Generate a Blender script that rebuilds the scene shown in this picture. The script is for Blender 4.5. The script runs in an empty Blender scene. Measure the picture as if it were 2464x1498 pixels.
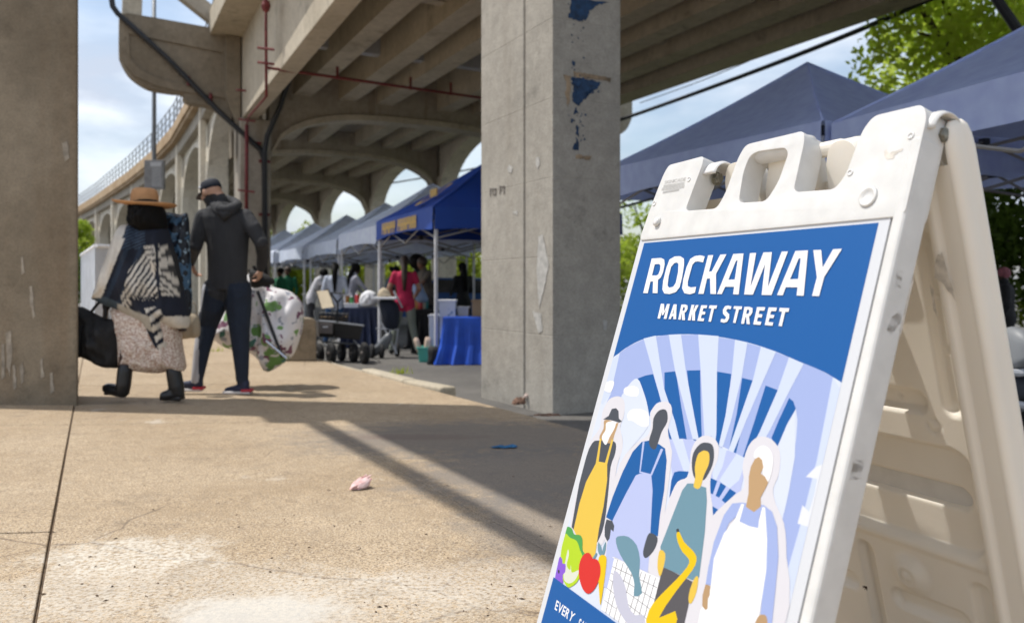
import bpy, bmesh, math, random
import numpy as np
from mathutils import Vector, Matrix, noise
from mathutils.geometry import tessellate_polygon
S = bpy.context.scene
random.seed(7)
# ------------------------------------------------ camera, sky, sun, exposure
cam = bpy.data.cameras.new('camera'); co = bpy.data.objects.new('camera', cam)
S.collection.objects.link(co); S.camera = co
co.location = (0, 0, 0); co.rotation_euler = (math.radians(90), 0, 0)
cam.sensor_width = 36; cam.lens = 28.0
cam.shift_y = -62.0/2464; cam.clip_start = .05; cam.clip_end = 2000
cam.dof.use_dof = True; cam.dof.focus_distance = 1.75; cam.dof.aperture_fstop = 4.0
cam.dof.aperture_blades = 9
SUN_EL, SUN_AZ = math.radians(64.5), math.atan2(.174, -.985)
sd = Vector((math.cos(SUN_EL)*math.cos(SUN_AZ), math.cos(SUN_EL)*math.sin(SUN_AZ), math.sin(SUN_EL)))
W = bpy.data.worlds.new('World'); S.world = W; W.use_nodes = True
nt = W.node_tree; nt.nodes.clear(); N = nt.nodes.new; L = nt.links.new
out = N('ShaderNodeOutputWorld'); bg = N('ShaderNodeBackground'); sky = N('ShaderNodeTexSky')
sky.sky_type = 'NISHITA'; sky.sun_disc = False; sky.sun_elevation = SUN_EL
sky.sun_rotation = math.atan2(sd.x, sd.y); sky.air_density = 1.2; sky.dust_density = 2.0
tc = N('ShaderNodeTexCoord'); mp = N('ShaderNodeMapping'); mp.inputs['Scale'].default_value = (1.6, 1.6, 4.2)
mp.inputs['Location'].default_value = (3.1, .4, .7)
nz = N('ShaderNodeTexNoise'); nz.inputs['Scale'].default_value = 1.7; nz.inputs['Detail'].default_value = 7; nz.inputs['Roughness'].default_value = .55
rp = N('ShaderNodeValToRGB'); rp.color_ramp.elements[0].position = .36; rp.color_ramp.elements[1].position = .60
rp.color_ramp.elements[0].color = (.16, .16, .16, 1); rp.color_ramp.elements[1].color = (.95, .95, .95, 1)
mx = N('ShaderNodeMixRGB'); mx.inputs['Color2'].default_value = (5.9, 6.4, 7.4, 1)
L(tc.outputs['Generated'], mp.inputs[0]); L(mp.outputs[0], nz.inputs['Vector']); L(nz.outputs[0], rp.inputs[0])
n2 = N('ShaderNodeTexNoise'); n2.inputs['Scale'].default_value = 4.2; n2.inputs['Detail'].default_value = 6; L(mp.outputs[0], n2.inputs['Vector'])
r2 = N('ShaderNodeValToRGB'); r2.color_ramp.elements[0].position = .40; r2.color_ramp.elements[1].position = .60; r2.color_ramp.elements[0].color = (4.0, 4.4, 5.2, 1); r2.color_ramp.elements[1].color = (6.6, 6.9, 7.4, 1)
L(n2.outputs[0], r2.inputs[0]); L(r2.outputs[0], mx.inputs['Color2'])
L(rp.outputs[0], mx.inputs['Fac']); L(sky.outputs[0], mx.inputs['Color1']); L(mx.outputs[0], bg.inputs[0]); L(bg.outputs[0], out.inputs[0])
bg.inputs[1].default_value = 0.145
sl = bpy.data.lights.new('sun', 'SUN'); sl.energy = 3.5; sl.angle = math.radians(.45); sl.color = (1, .955, .885)
so = bpy.data.objects.new('sun', sl); S.collection.objects.link(so)
so.rotation_euler = sd.to_track_quat('Z', 'Y').to_euler()
S.view_settings.view_transform = 'Standard'; S.view_settings.look = 'None'
S.view_settings.exposure = 0.22; S.view_settings.gamma = 1
S.cycles.max_bounces = 8; S.cycles.diffuse_bounces = 5

# ------------------------------------------------ helpers
F0, CX, HY = 1916.0, 1232.0, 687.0            # survey of the photograph (in pixels of a 2464 wide copy)
UX = Vector((-.465, .885, 0)); TX = Vector((.885, .465, 0))   # along / across the viaduct
def PS(p, s, z=0.0): return Vector((p*.885 - s*.465, p*.465 + s*.885, z))
def gz(x, y):
    p = x*.885 + y*.465; s = -x*.465 + y*.885
    zz = -(0.79 + .0185*min(max(y, -20), 18))
    return zz
MZ = -1.12                                     # market yard level
def G(x, y):                                   # ground point of a surveyed pixel (pavement plane)
    Y = .79/((y-HY)/F0 - .0185)
    return Vector(((x-CX)/F0*Y, Y, -(0.79+.0185*Y)))
def AT(x, y, Y): return Vector(((x-CX)/F0*Y, Y, (HY-y)/F0*Y))
def s2l(c): return tuple(((v/255)/12.92 if v/255 <= .04045 else ((v/255+.055)/1.055)**2.4) for v in c)

class MB:
    def __init__(s): s.v = []; s.f = []; s.m = []; s.mi = 0
    def add(s, vs, fs, mi=None):
        b = len(s.v); s.v += [tuple(q) for q in vs]
        for f in fs: s.f.append(tuple(i+b for i in f)); s.m.append(s.mi if mi is None else mi)
        return s
    def box(s, c, size, R=None, mi=None):
        x, y, z = [k/2 for k in size]; c = Vector(c)
        vs = [Vector((a*x, b*y, d*z)) for a in (-1, 1) for b in (-1, 1) for d in (-1, 1)]
        if R is not None: vs = [R @ q for q in vs]
        return s.add([q+c for q in vs], [(0,1,3,2),(4,6,7,5),(0,4,5,1),(2,3,7,6),(0,2,6,4),(1,5,7,3)], mi)
    def hexa(s, b, t, mi=None):                # bottom ring, top ring (same count)
        n = len(b); fs = [tuple(reversed(range(n))), tuple(range(n, 2*n))]
        fs += [(i, (i+1) % n, n+(i+1) % n, n+i) for i in range(n)]
        return s.add(list(b)+list(t), fs, mi)
    def tube(s, path, r, n=8, mi=None, cap=True):
        path = [Vector(q) for q in path]; k = len(path)
        rs = r if hasattr(r, '__len__') else [r]*k; rings = []; up = None
        for i, q in enumerate(path):
            d = (path[min(i+1, k-1)] - path[max(i-1, 0)])
            if d.length < 1e-9: d = Vector((0, 0, 1))
            d.normalize()
            if up is None: up = Vector((0, 0, 1)) if abs(d.z) < .9 else Vector((1, 0, 0))
            a = d.cross(up).normalized(); up = a.cross(d).normalized()
            rr = rs[i]; rx, ry = (rr if hasattr(rr, '__len__') else (rr, rr))
            rings.append([q + a*math.cos(t)*rx + up*math.sin(t)*ry for t in [2*math.pi*j/n for j in range(n)]])
        vs = [v for R in rings for v in R]
        fs = [(i*n+j, i*n+(j+1) % n, (i+1)*n+(j+1) % n, (i+1)*n+j) for i in range(k-1) for j in range(n)]
        if cap: fs += [tuple(reversed(range(n))), tuple(range((k-1)*n, k*n))]
        return s.add(vs, fs, mi)
    def lathe(s, prof, c=(0, 0, 0), n=24, mi=None, R=None, sx=1, sy=1):
        c = Vector(c); vs = []
        for r, z in prof:
            for j in range(n):
                q = Vector((r*sx*math.cos(2*math.pi*j/n), r*sy*math.sin(2*math.pi*j/n), z))
                vs.append((R @ q if R is not None else q)+c)
        k = len(prof)
        fs = [(i*n+j, i*n+(j+1) % n, (i+1)*n+(j+1) % n, (i+1)*n+j) for i in range(k-1) for j in range(n)]
        fs += [tuple(reversed(range(n))), tuple(range((k-1)*n, k*n))]
        return s.add(vs, fs, mi)
    def ball(s, c, r, n=12, mi=None, R=None):
        r = r if hasattr(r, '__len__') else (r, r, r); m = n//2
        prof = [(math.sin(math.pi*i/m) if 0 < i < m else .02, -math.cos(math.pi*i/m)) for i in range(m+1)]
        vs = []; c = Vector(c)
        for a, z in prof:
            for j in range(n):
                q = Vector((a*r[0]*math.cos(2*math.pi*j/n), a*r[1]*math.sin(2*math.pi*j/n), z*r[2]))
                vs.append((R @ q if R is not None else q)+c)
        fs = [(i*n+j, i*n+(j+1) % n, (i+1)*n+(j+1) % n, (i+1)*n+j) for i in range(m) for j in range(n)]
        fs += [tuple(reversed(range(n))), tuple(range(m*n, (m+1)*n))]
        return s.add(vs, fs, mi)
    def prism(s, poly, ax, ay, o, d, mi=None):  # polygon (list of 2D) in plane (ax, ay) at o, extruded by d
        o = Vector(o); ax = Vector(ax); ay = Vector(ay); d = Vector(d); n = len(poly)
        a = [o+ax*x+ay*y for x, y in poly]; b = [q+d for q in a]
        tri = tessellate_polygon([[Vector((x, y, 0)) for x, y in poly]])
        fs = [tuple(t) for t in tri] + [tuple(reversed([i+n for i in t])) for t in tri]
        fs += [(i, (i+1) % n, n+(i+1) % n, n+i) for i in range(n)]
        return s.add(a+b, fs, mi)
def tagit(o, label=None, cat=None, group=None, kind=None):
    for k, v in (('label', label), ('category', cat), ('group', group), ('kind', kind)):
        if v: o[k] = v
    return o
def origin(o):
    while o.parent: o = o.parent
    return o.location
def link(name, me, parent=None, loc=None):
    o = bpy.data.objects.new(name, me); S.collection.objects.link(o)
    if parent is not None: o.parent = parent
    elif loc is not None: o.location = loc
    return o
def obj(name, mb, mats, parent=None, smooth=False, bevel=0, seg=2, loc=None, weld=False):
    """mesh in world coordinates -> linked object relative to its root's (unrotated) origin"""
    if not hasattr(mats, '__len__'): mats = [mats]
    o0 = origin(parent) if parent is not None else (Vector(loc) if loc is not None else Vector((0, 0, 0)))
    me = bpy.data.meshes.new(name)
    me.from_pydata([(v[0]-o0[0], v[1]-o0[1], v[2]-o0[2]) for v in mb.v], [], mb.f)
    for m in mats: me.materials.append(m)
    me.polygons.foreach_set('material_index', mb.m)
    bm = bmesh.new(); bm.from_mesh(me)
    if weld: bmesh.ops.remove_doubles(bm, verts=bm.verts, dist=1e-5)
    bmesh.ops.recalc_face_normals(bm, faces=bm.faces); bm.to_mesh(me); bm.free()
    if smooth: me.polygons.foreach_set('use_smooth', [True]*len(me.polygons))
    o = link(name, me, parent, o0 if parent is None else None)
    if bevel:
        b = o.modifiers.new('b', 'BEVEL'); b.width = bevel; b.segments = seg; b.limit_method = 'ANGLE'; b.angle_limit = math.radians(35)
        b.harden_normals = False
    return o
def thing(name, label, cat, loc=(0, 0, 0), group=None, kind=None):
    o = bpy.data.objects.new(name, None); S.collection.objects.link(o); o.location = loc
    return tagit(o, label, cat, group, kind)
def copy_tree(o, parent=None):
    c = o.copy(); S.collection.objects.link(c)
    if parent is not None: c.parent = parent; c.matrix_parent_inverse = o.matrix_parent_inverse
    for ch in [q for q in bpy.data.objects if q.parent == o]: copy_tree(ch, c)
    return c
def evalmesh(o):
    dg = bpy.context.evaluated_depsgraph_get(); dg.update()
    return bpy.data.meshes.new_from_object(o.evaluated_get(dg))
def crom(pts, k=5, closed=True):
    n = len(pts); r = []
    for i in range(n if closed else n-1):
        g = (lambda j: pts[j % n]) if closed else (lambda j: pts[min(max(j, 0), n-1)])
        p0, p1, p2, p3 = g(i-1), g(i), g(i+1), g(i+2)
        for t in [q/k for q in range(k)]:
            r.append(tuple(.5*((2*b)+(-a+c)*t+(2*a-5*b+4*c-d)*t*t+(-a+3*b-3*c+d)*t**3) for a, b, c, d in zip(p0, p1, p2, p3)))
    if not closed: r.append(tuple(pts[-1]))
    return r
# ------------------------------------------------ materials
def mat(name, col, rough=.8, var=0.0, sc=5.0, bump=0.0, bsc=60.0, col2=None, metal=0.0, spec=.5, stretch=(1, 1, 1), trans=0, attr=None, sub=0):
    m = bpy.data.materials.new(name); m.use_nodes = True; nt = m.node_tree; b = nt.nodes['Principled BSDF']
    b.inputs['Roughness'].default_value = rough; b.inputs['Metallic'].default_value = metal; b.inputs['Specular IOR Level'].default_value = spec
    b.inputs['Base Color'].default_value = (*col, 1); N = nt.nodes.new; L = nt.links.new
    tc = N('ShaderNodeTexCoord'); mp = N('ShaderNodeMapping'); mp.inputs['Scale'].default_value = stretch; L(tc.outputs['Object'], mp.inputs[0])
    src = None
    if attr:
        at = N('ShaderNodeVertexColor'); at.layer_name = attr; src = at.outputs[0]
    if var or col2:
        nz = N('ShaderNodeTexNoise'); nz.inputs['Scale'].default_value = sc; nz.inputs['Detail'].default_value = 6; L(mp.outputs[0], nz.inputs['Vector'])
        rp = N('ShaderNodeValToRGB'); rp.color_ramp.elements[0].position = .3; rp.color_ramp.elements[1].position = .7
        L(nz.outputs[0], rp.inputs[0])
        if col2: c1, c2 = col, col2
        else: c1 = tuple(c*(1-var) for c in col); c2 = tuple(min(1, c*(1+var)) for c in col)
        rp.color_ramp.elements[0].color = (*c1, 1); rp.color_ramp.elements[1].color = (*c2, 1)
        if src is not None:
            rp.color_ramp.elements[0].color = (1-var,)*3+(1,); rp.color_ramp.elements[1].color = (1,)*4
            mm = N('ShaderNodeMixRGB'); mm.blend_type = 'MULTIPLY'; mm.inputs[0].default_value = 1; L(src, mm.inputs[1]); L(rp.outputs[0], mm.inputs[2]); src = mm.outputs[0]
        else: src = rp.outputs[0]
    if src is not None: L(src, b.inputs['Base Color'])
    if bump:
        n2 = N('ShaderNodeTexNoise'); n2.inputs['Scale'].default_value = bsc; n2.inputs['Detail'].default_value = 4; L(tc.outputs['Object'], n2.inputs['Vector'])
        bp = N('ShaderNodeBump'); bp.inputs['Strength'].default_value = bump; bp.inputs['Distance'].default_value = .01; L(n2.outputs[0], bp.inputs['Height']); L(bp.outputs[0], b.inputs['Normal'])
    if trans:
        tr = N('ShaderNodeBsdfTranslucent'); ms = N('ShaderNodeMixShader'); ms.inputs[0].default_value = trans
        if src is not None: L(src, tr.inputs[0])
        else: tr.inputs[0].default_value = (*col, 1)
        L(b.outputs[0], ms.inputs[1]); L(tr.outputs[0], ms.inputs[2]); L(ms.outputs[0], nt.nodes['Material Output'].inputs[0])
    if sub: b.inputs['Subsurface Weight'].default_value = sub; b.inputs['Subsurface Radius'].default_value = (.02, .015, .01); b.inputs['Subsurface Scale'].default_value = .3
    return m
def concrete(name, c1, c2, stain=(.12, .075, .035), st=.45, vert=True, seed=0, board=0):
    m = bpy.data.materials.new(name); m.use_nodes = True; nt = m.node_tree; b = nt.nodes['Principled BSDF']; b.inputs['Roughness'].default_value = .88
    N = nt.nodes.new; L = nt.links.new; tc = N('ShaderNodeTexCoord')
    def noise_(scale, stretch=(1, 1, 1), det=6, rough=.6, off=0):
        mp = N('ShaderNodeMapping'); mp.inputs['Scale'].default_value = stretch; mp.inputs['Location'].default_value = (seed+off, seed*2+off, off); L(tc.outputs['Object'], mp.inputs[0])
        z = N('ShaderNodeTexNoise'); z.inputs['Scale'].default_value = scale; z.inputs['Detail'].default_value = det; z.inputs['Roughness'].default_value = rough; L(mp.outputs[0], z.inputs['Vector']); return z.outputs[0]
    def ramp(s, a, b_, ca=(0, 0, 0), cb=(1, 1, 1)):
        r = N('ShaderNodeValToRGB'); r.color_ramp.elements[0].position = a; r.color_ramp.elements[1].position = b_
        r.color_ramp.elements[0].color = (*ca, 1); r.color_ramp.elements[1].color = (*cb, 1); L(s, r.inputs[0]); return r.outputs[0]
    def mix(f, a, b_, mode='MIX', fac=None):
        x = N('ShaderNodeMixRGB'); x.blend_type = mode
        if fac is not None: x.inputs[0].default_value = fac
        else: L(f, x.inputs[0])
        for i, q in ((1, a), (2, b_)):
            if isinstance(q, tuple): x.inputs[i].default_value = (*q, 1)
            else: L(q, x.inputs[i])
        return x.outputs[0]
    base = ramp(noise_(.9), .3, .72, c1, c2)
    base = mix(None, base, ramp(noise_(9, off=3), .25, .75, (.78, .78, .78), (1.08, 1.08, 1.08)), 'MULTIPLY', 1)
    if vert:
        f = ramp(noise_(2.2, (1, 1, .12), off=7), .56, .78, (0, 0, 0), (st, st, st)); base = mix(f, base, stain)
        f = ramp(noise_(3.0, (1, 1, .2), off=11), .66, .8, (0, 0, 0), (.5, .5, .5)); base = mix(f, base, tuple(min(.6, v*1.4) for v in c2))
    base = mix(ramp(noise_(1.6, off=17, det=9, rough=.7), .60, .68, (0, 0, 0), (.5, .5, .5)), base, tuple(v*.38 for v in c1))
    L(mix(None, base, ramp(noise_(60, off=5, det=2), .3, .6, (.82, .82, .82), (1, 1, 1)), 'MULTIPLY', 1), b.inputs['Base Color'])
    bp = N('ShaderNodeBump'); bp.inputs['Strength'].default_value = .35; bp.inputs['Distance'].default_value = .01; L(noise_(35, off=2), bp.inputs['Height']); L(bp.outputs[0], b.inputs['Normal'])
    return m
M = {}
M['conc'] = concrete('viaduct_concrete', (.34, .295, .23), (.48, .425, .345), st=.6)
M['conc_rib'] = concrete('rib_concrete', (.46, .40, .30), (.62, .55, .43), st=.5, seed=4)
M['conc_far'] = concrete('sun_brightened_concrete', (.68, .61, .49), (.80, .73, .60), seed=9)  # paler viaduct concrete: the sun's brightening is put into the colour
M['conc_l'] = concrete('stained_pier_concrete', (.20, .16, .108), (.33, .275, .20), stain=(.20, .13, .07), st=.6, seed=2)
M['conc_r'] = concrete('grey_pier_concrete', (.36, .335, .29), (.46, .43, .375), stain=(.22, .18, .13), st=.3, seed=6)
M['rust'] = concrete('rust_stained_parapet', (.40, .26, .13), (.58, .43, .27), stain=(.22, .10, .04), st=.8, seed=3)
M['dark'] = mat('dark_iron', (.012, .014, .018), .5, .3)
M['dark2'] = mat('grey_galvanised', (.16, .17, .18), .45, .2, metal=.3)
M['redp'] = mat('rusty_red_conduit', (.16, .025, .025), .7, .5, 20)
M['lgrey'] = mat('grey_paint_and_lit_beam', (.42, .43, .44), .6, .1)
M['asph'] = concrete('asphalt', (.10, .095, .088), (.17, .16, .145), vert=False, seed=8)
M['kerb'] = concrete('kerb_concrete', (.42, .36, .26), (.58, .52, .41), vert=False, seed=5)
M['black'] = mat('black_fabric', (.012, .012, .013), .8, .3, 12, .4, 40)
M['white'] = mat('white_fabric', (.78, .79, .82), .8, .06, 3)
M['steel'] = mat('white_enamel_steel', (.62, .62, .64), .4, .1)
M['bolt'] = mat('zinc_bolt', (.25, .24, .20), .35, .5, 80, metal=.8)
# ------------------------------------------------ ground
def mz(x, y): return gz(x, y) - .09
g = MB(); xs = [-400, -120, -40, -20, -10, -6, -3, 0, 3, 6, 10, 20, 40, 120, 400]; ys = [-60, -20, -8, 0, 4, 8, 12, 15, 18, 25, 40, 80, 200, 600]
g.add([(x, y, mz(x, y)) for y in ys for x in xs], [(j*15+i, j*15+i+1, (j+1)*15+i+1, (j+1)*15+i) for j in range(13) for i in range(14)])
tagit(obj('ground', g, M['asph']), kind='structure')
# pavement concrete: tan aggregate with pale worn patches and painted shade
def pavemat():
    m = bpy.data.materials.new('pavement_concrete'); m.use_nodes = True; nt = m.node_tree; b = nt.nodes['Principled BSDF']; b.inputs['Roughness'].default_value = .85
    N = nt.nodes.new; L = nt.links.new; tc = N('ShaderNodeTexCoord').outputs['Object']
    def nz(sc, det=5, off=0, ro=.6):
        mp = N('ShaderNodeMapping'); mp.inputs['Location'].default_value = (off, off*1.7, 0); L(tc, mp.inputs[0])
        z = N('ShaderNodeTexNoise'); z.inputs['Scale'].default_value = sc; z.inputs['Detail'].default_value = det; z.inputs['Roughness'].default_value = ro; L(mp.outputs[0], z.inputs['Vector']); return z.outputs[0]
    def ramp(s, a, b_, ca=(0, 0, 0), cb=(1, 1, 1)):
        r = N('ShaderNodeValToRGB'); r.color_ramp.elements[0].position = a; r.color_ramp.elements[1].position = b_
        r.color_ramp.elements[0].color = (*ca, 1); r.color_ramp.elements[1].color = (*cb, 1); L(s, r.inputs[0]); return r.outputs[0]
    def mix(f, a, b_, mode='MIX', fac=1):
        x = N('ShaderNodeMixRGB'); x.blend_type = mode
        if f is None: x.inputs[0].default_value = fac
        else: L(f, x.inputs[0])
        for i, q in ((1, a), (2, b_)):
            if isinstance(q, tuple): x.inputs[i].default_value = (*q, 1)
            else: L(q, x.inputs[i])
        return x.outputs[0]
    def math_(op, a, b_):
        x = N('ShaderNodeMath'); x.operation = op
        for i, q in enumerate((a, b_)):
            if isinstance(q, (int, float)): x.inputs[i].default_value = q
            else: L(q, x.inputs[i])
        return x.outputs[0]
    c = ramp(nz(1.3), .28, .72, (.40, .295, .18), (.53, .415, .28))
    c = mix(None, c, ramp(nz(14, off=4), .3, .7, (.82, .82, .82), (1.06, 1.06, 1.06)), 'MULTIPLY')
    c = mix(ramp(nz(130, 3, 2, .7), .47, .60), c, (.19, .135, .085))          # dark aggregate
    c = mix(ramp(nz(190, 2, 9, .7), .60, .68), c, (.66, .60, .50))           # pale aggregate
    vo = N('ShaderNodeTexVoronoi'); vo.inputs['Scale'].default_value = 95; L(tc, vo.inputs['Vector'])
    c = mix(ramp(math_('MULTIPLY', ramp(vo.outputs['Distance'], .10, .22, (1, 1, 1), (0, 0, 0)), ramp(nz(20, off=6), .42, .6)), .4, .8), c, (.16, .11, .075))
    c = mix(ramp(nz(5.0, 7, 13, .7), .56, .70, (0, 0, 0), (.55, .55, .55)), c, (.20, .155, .11))
    c = mix(ramp(nz(2.3, 7, 17, .7), .64, .70, (0, 0, 0), (.45, .45, .45)), c, (.62, .57, .50))
    dv = N('ShaderNodeMixRGB'); dv.inputs[0].default_value = .12; L(tc, dv.inputs[1]); dn = N('ShaderNodeTexNoise'); dn.inputs['Scale'].default_value = 3.5; dn.inputs['Detail'].default_value = 6; L(tc, dn.inputs['Vector']); L(dn.outputs['Color'], dv.inputs[2])
    cr = N('ShaderNodeTexVoronoi'); cr.feature = 'DISTANCE_TO_EDGE'; cr.inputs['Scale'].default_value = .55; L(dv.outputs[0], cr.inputs['Vector'])
    c = mix(math_('MULTIPLY', ramp(cr.outputs['Distance'], .0008, .0035, (.75, .75, .75), (0, 0, 0)), ramp(nz(.9, 2, 31), .47, .56)), c, (.12, .085, .06))
    edge = nz(11, 6, 21, .75); fine = ramp(nz(70, 3, 23), .35, .60)
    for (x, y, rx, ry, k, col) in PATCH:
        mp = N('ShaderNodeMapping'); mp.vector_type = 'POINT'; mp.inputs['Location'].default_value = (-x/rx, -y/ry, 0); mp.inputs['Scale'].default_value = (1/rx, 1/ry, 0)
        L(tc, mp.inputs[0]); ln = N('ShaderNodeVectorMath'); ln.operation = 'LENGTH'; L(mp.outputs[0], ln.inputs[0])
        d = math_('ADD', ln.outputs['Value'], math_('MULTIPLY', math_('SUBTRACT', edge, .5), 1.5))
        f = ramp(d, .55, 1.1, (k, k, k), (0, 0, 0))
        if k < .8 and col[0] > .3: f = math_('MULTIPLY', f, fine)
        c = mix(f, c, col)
    L(c, b.inputs['Base Color'])
    bp = N('ShaderNodeBump'); bp.inputs['Strength'].default_value = .5; bp.inputs['Distance'].default_value = .004; L(nz(110, 4), bp.inputs['Height']); L(bp.outputs[0], b.inputs['Normal'])
    return m
def _pp(x, y): q = G(x, y); return q.x, q.y
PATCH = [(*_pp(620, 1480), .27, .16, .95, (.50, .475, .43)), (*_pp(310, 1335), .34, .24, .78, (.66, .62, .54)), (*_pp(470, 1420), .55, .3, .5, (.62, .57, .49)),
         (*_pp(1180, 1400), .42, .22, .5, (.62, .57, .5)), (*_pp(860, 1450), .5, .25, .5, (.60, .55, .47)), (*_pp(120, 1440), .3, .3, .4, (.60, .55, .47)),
         (*_pp(1150, 1050), 1.25, .75, .72, (.17, .155, .14)), (*_pp(1300, 1130), .75, .8, .72, (.18, .165, .15)), (*_pp(1380, 1250), .5, .7, .6, (.18, .165, .15)), (*_pp(1010, 1050), .5, .12, .5, (.17, .12, .1))]  # grey entries deepen the platform's shade in the slab colour
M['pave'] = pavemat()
side = thing('pavement', 'tan concrete pavement of large cast slabs', 'pavement', (0, 0, 0))
for k in ('label', 'category'): del side[k]
side['kind'] = 'structure'
pe = [-11.25, -9.86, -8.47, -7.08, -5.69, -4.3, -2.91, -1.52, -.128, 1.265, 2.65]
ce = [-4.6, -2.1, .4, 2.88, 5.35, 7.8, 10.3, 12.8, 15.3, 17.8]
def slabcorner(p, c, dp, dc):                  # intersection of p = const and Y = c + .1 X
    p += dp; c += dc; s = (c + .0885*p - .465*p)/(.885+.0465); q = PS(p, s); return q
gb = MB()
for i in range(len(pe)-1):
    for j in range(len(ce)-1):
        e = .004; el = .0045 if abs(pe[i]+.128) < .01 else .002; er = .0045 if abs(pe[i+1]+.128) < .01 else .002
        base = [slabcorner(pe[i], ce[j], el, e), slabcorner(pe[i+1], ce[j], -er, e), slabcorner(pe[i+1], ce[j+1], -er, -e), slabcorner(pe[i], ce[j+1], el, -e)]
        if base[0].y > 17: continue
        mb = MB(); h = random.uniform(-.003, .003)
        top = [Vector((q.x, q.y, gz(q.x, q.y)+h)) for q in base]; bot = [Vector((q.x, q.y, gz(q.x, q.y)-.14)) for q in base]
        mb.hexa(bot, top)
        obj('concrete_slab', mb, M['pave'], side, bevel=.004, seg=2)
# joint filler bed under the slabs
jb = MB()
a = [slabcorner(pe[0], ce[0], 0, 0), slabcorner(pe[-1], ce[0], -.02, 0), slabcorner(pe[-1], 17.8, -.02, 0), slabcorner(pe[0], 17.8, 0, 0)]
jb.add([(q.x, q.y, gz(q.x, q.y)-.012) for q in a], [(0, 1, 2, 3)])
obj('joint_bed', jb, mat('joint_dirt', (.12, .085, .055), 1, .5, 30), side)
# kerb stones at the pavement edge
kb = thing('kerb', 'broken cream kerb stones along the pavement edge before the market yard', 'kerb', tuple(PS(2.72, 7.5, -.95)))
for (s0, s1, p0, p1) in ((7.25, 8.6, 2.70, 2.70), (6.45, 7.2, 2.76, 2.68), (8.63, 10.2, 2.71, 2.70), (10.23, 12.0, 2.72, 2.72)):
    mb = MB(); a, b = PS(p0, s0), PS(p1, s1); n = TX*.075
    up = .035 if s0 < 8.6 else -.02
    bt = [a-n, a+n, b+n, b-n]
    mb.hexa([Vector((q.x, q.y, gz(q.x, q.y)-.15)) for q in bt], [Vector((q.x, q.y, gz(q.x, q.y)+up)) for q in bt])
    obj('kerb_stone', mb, M['kerb'], kb, bevel=.025, seg=3)
# ------------------------------------------------ viaduct
def rough(pts, k=3, j=.006):
    r = []
    n = len(pts)
    for i in range(n):
        a, b = pts[i], pts[(i+1) % n]
        for q in range(k): t = q/k; r.append((a[0]+(b[0]-a[0])*t+random.uniform(-j, j), a[1]+(b[1]-a[1])*t+random.uniform(-j, j)))
    return r
LP = [(PS(3.432, -3.0)), (PS(3.432, 5.896)), PS(3.432, 20.18), Vector((-10.5, 27.06, 0)), Vector((-14.3, 34.2, 0)), Vector((-18.3, 40.9, 0)), Vector((-22.7, 47.7, 0)),
      Vector((-27.3, 54.5, 0)), Vector((-32.0, 61.4, 0)), Vector((-36.8, 68.2, 0)), Vector((-41.8, 75, 0)), Vector((-47, 81.6, 0)), Vector((-52.5, 88, 0))]
LP = [Vector((q.x, q.y, 0))+(TX*.42 if k_ > 2 else Vector()) for k_, q in enumerate(LP)]; WD = 8.37
def nrm(i):
    a = LP[min(i+1, len(LP)-1)] - LP[max(i-1, 0)]; a.normalize(); return Vector((a.y, -a.x, 0))
RT = [Vector((.885, .465, 0)) if i < 3 else nrm(i) for i in range(len(LP))]
def Q(i, w, z=0.0, a=0.0):                     # bent i, w metres right of the left row, a metres along
    t = (LP[min(i+1, len(LP)-1)]-LP[max(i-1, 0)]).normalized() if i >= 3 else UX
    return LP[i] + RT[i]*w + t*a + Vector((0, 0, z))
via = thing('railway_viaduct', 'long concrete railway viaduct with arched openings curving away over the market', 'viaduct', (0, 0, 0))
def span(i, j, w0, w1, z0, z1, name, m, a0=0, a1=0, bev=0, par=None, slope=0):
    mb = MB()
    mb.hexa([Q(i, w0, z0, a0), Q(i, w1, z0, a0), Q(j, w1, z0, a1), Q(j, w0, z0, a1)], [Q(i, w0, z1, a0), Q(i, w1, z1, a0), Q(j, w1, z1, a1), Q(j, w0, z1, a1)])
    return obj(name, mb, m, par or via, bevel=bev)
nb = len(LP)
def column(i, w, near=False):
    t = UX if i < 3 else (LP[min(i+1, nb-1)]-LP[i-1]).normalized(); r = RT[i]; hw, hu = (.315, .635) if near else (.36, .45)
    if near: c = Q(i, w)
    else: c = Q(i, w)
    zb = mz(c.x, c.y)-.3
    # outline in (r, t) with vertical grooves in the long faces
    g0 = .453-.635 if near else 0.0; gd = .035; gw = .02
    o = [(-hw, -hu), (hw, -hu), (hw, hu), (-hw, hu), (-hw, g0+gw), (-hw+gd, g0), (-hw, g0-gw)]
    if not near: o = [(-hw, -hu), (hw, -hu), (hw, hu), (-hw, hu)]
    zs = [zb]; k = zb+.3+.62
    ztop = 3.99 if i == 2 and w == 0 else (4.6 if i < 3 else 4.2)
    if near: ztop = 6.2
    layers = []
    while k < ztop-.1:
        layers += [(k-.004, 1), (k-.002, .985), (k+.002, .985), (k+.004, 1)]; k += .61
    layers = [(zb, 1)]+(layers if near else [])+[(ztop, 1)]
    vs = []
    for z, sc in layers: vs += [c + r*x*(1 if sc == 1 else (1-.002/hw)) + t*y*(1 if sc == 1 else (1-.002/hu)) + Vector((0, 0, z)) for x, y in o]
    n = len(o); mb = MB(); fs = [(a*n+b, a*n+(b+1) % n, (a+1)*n+(b+1) % n, (a+1)*n+b) for a in range(len(layers)-1) for b in range(n)]
    tri = tessellate_polygon([[Vector((x, y, 0)) for x, y in o]]); fs += [tuple(q) for q in tri]+[tuple(v+(len(layers)-1)*n for v in q) for q in tri]
    mb.add(vs, fs)
    return obj('column', mb, M['conc_r'] if near else (M['conc'] if i < 3 else M['conc_far']), via, bevel=.02 if near else .03)
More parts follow.
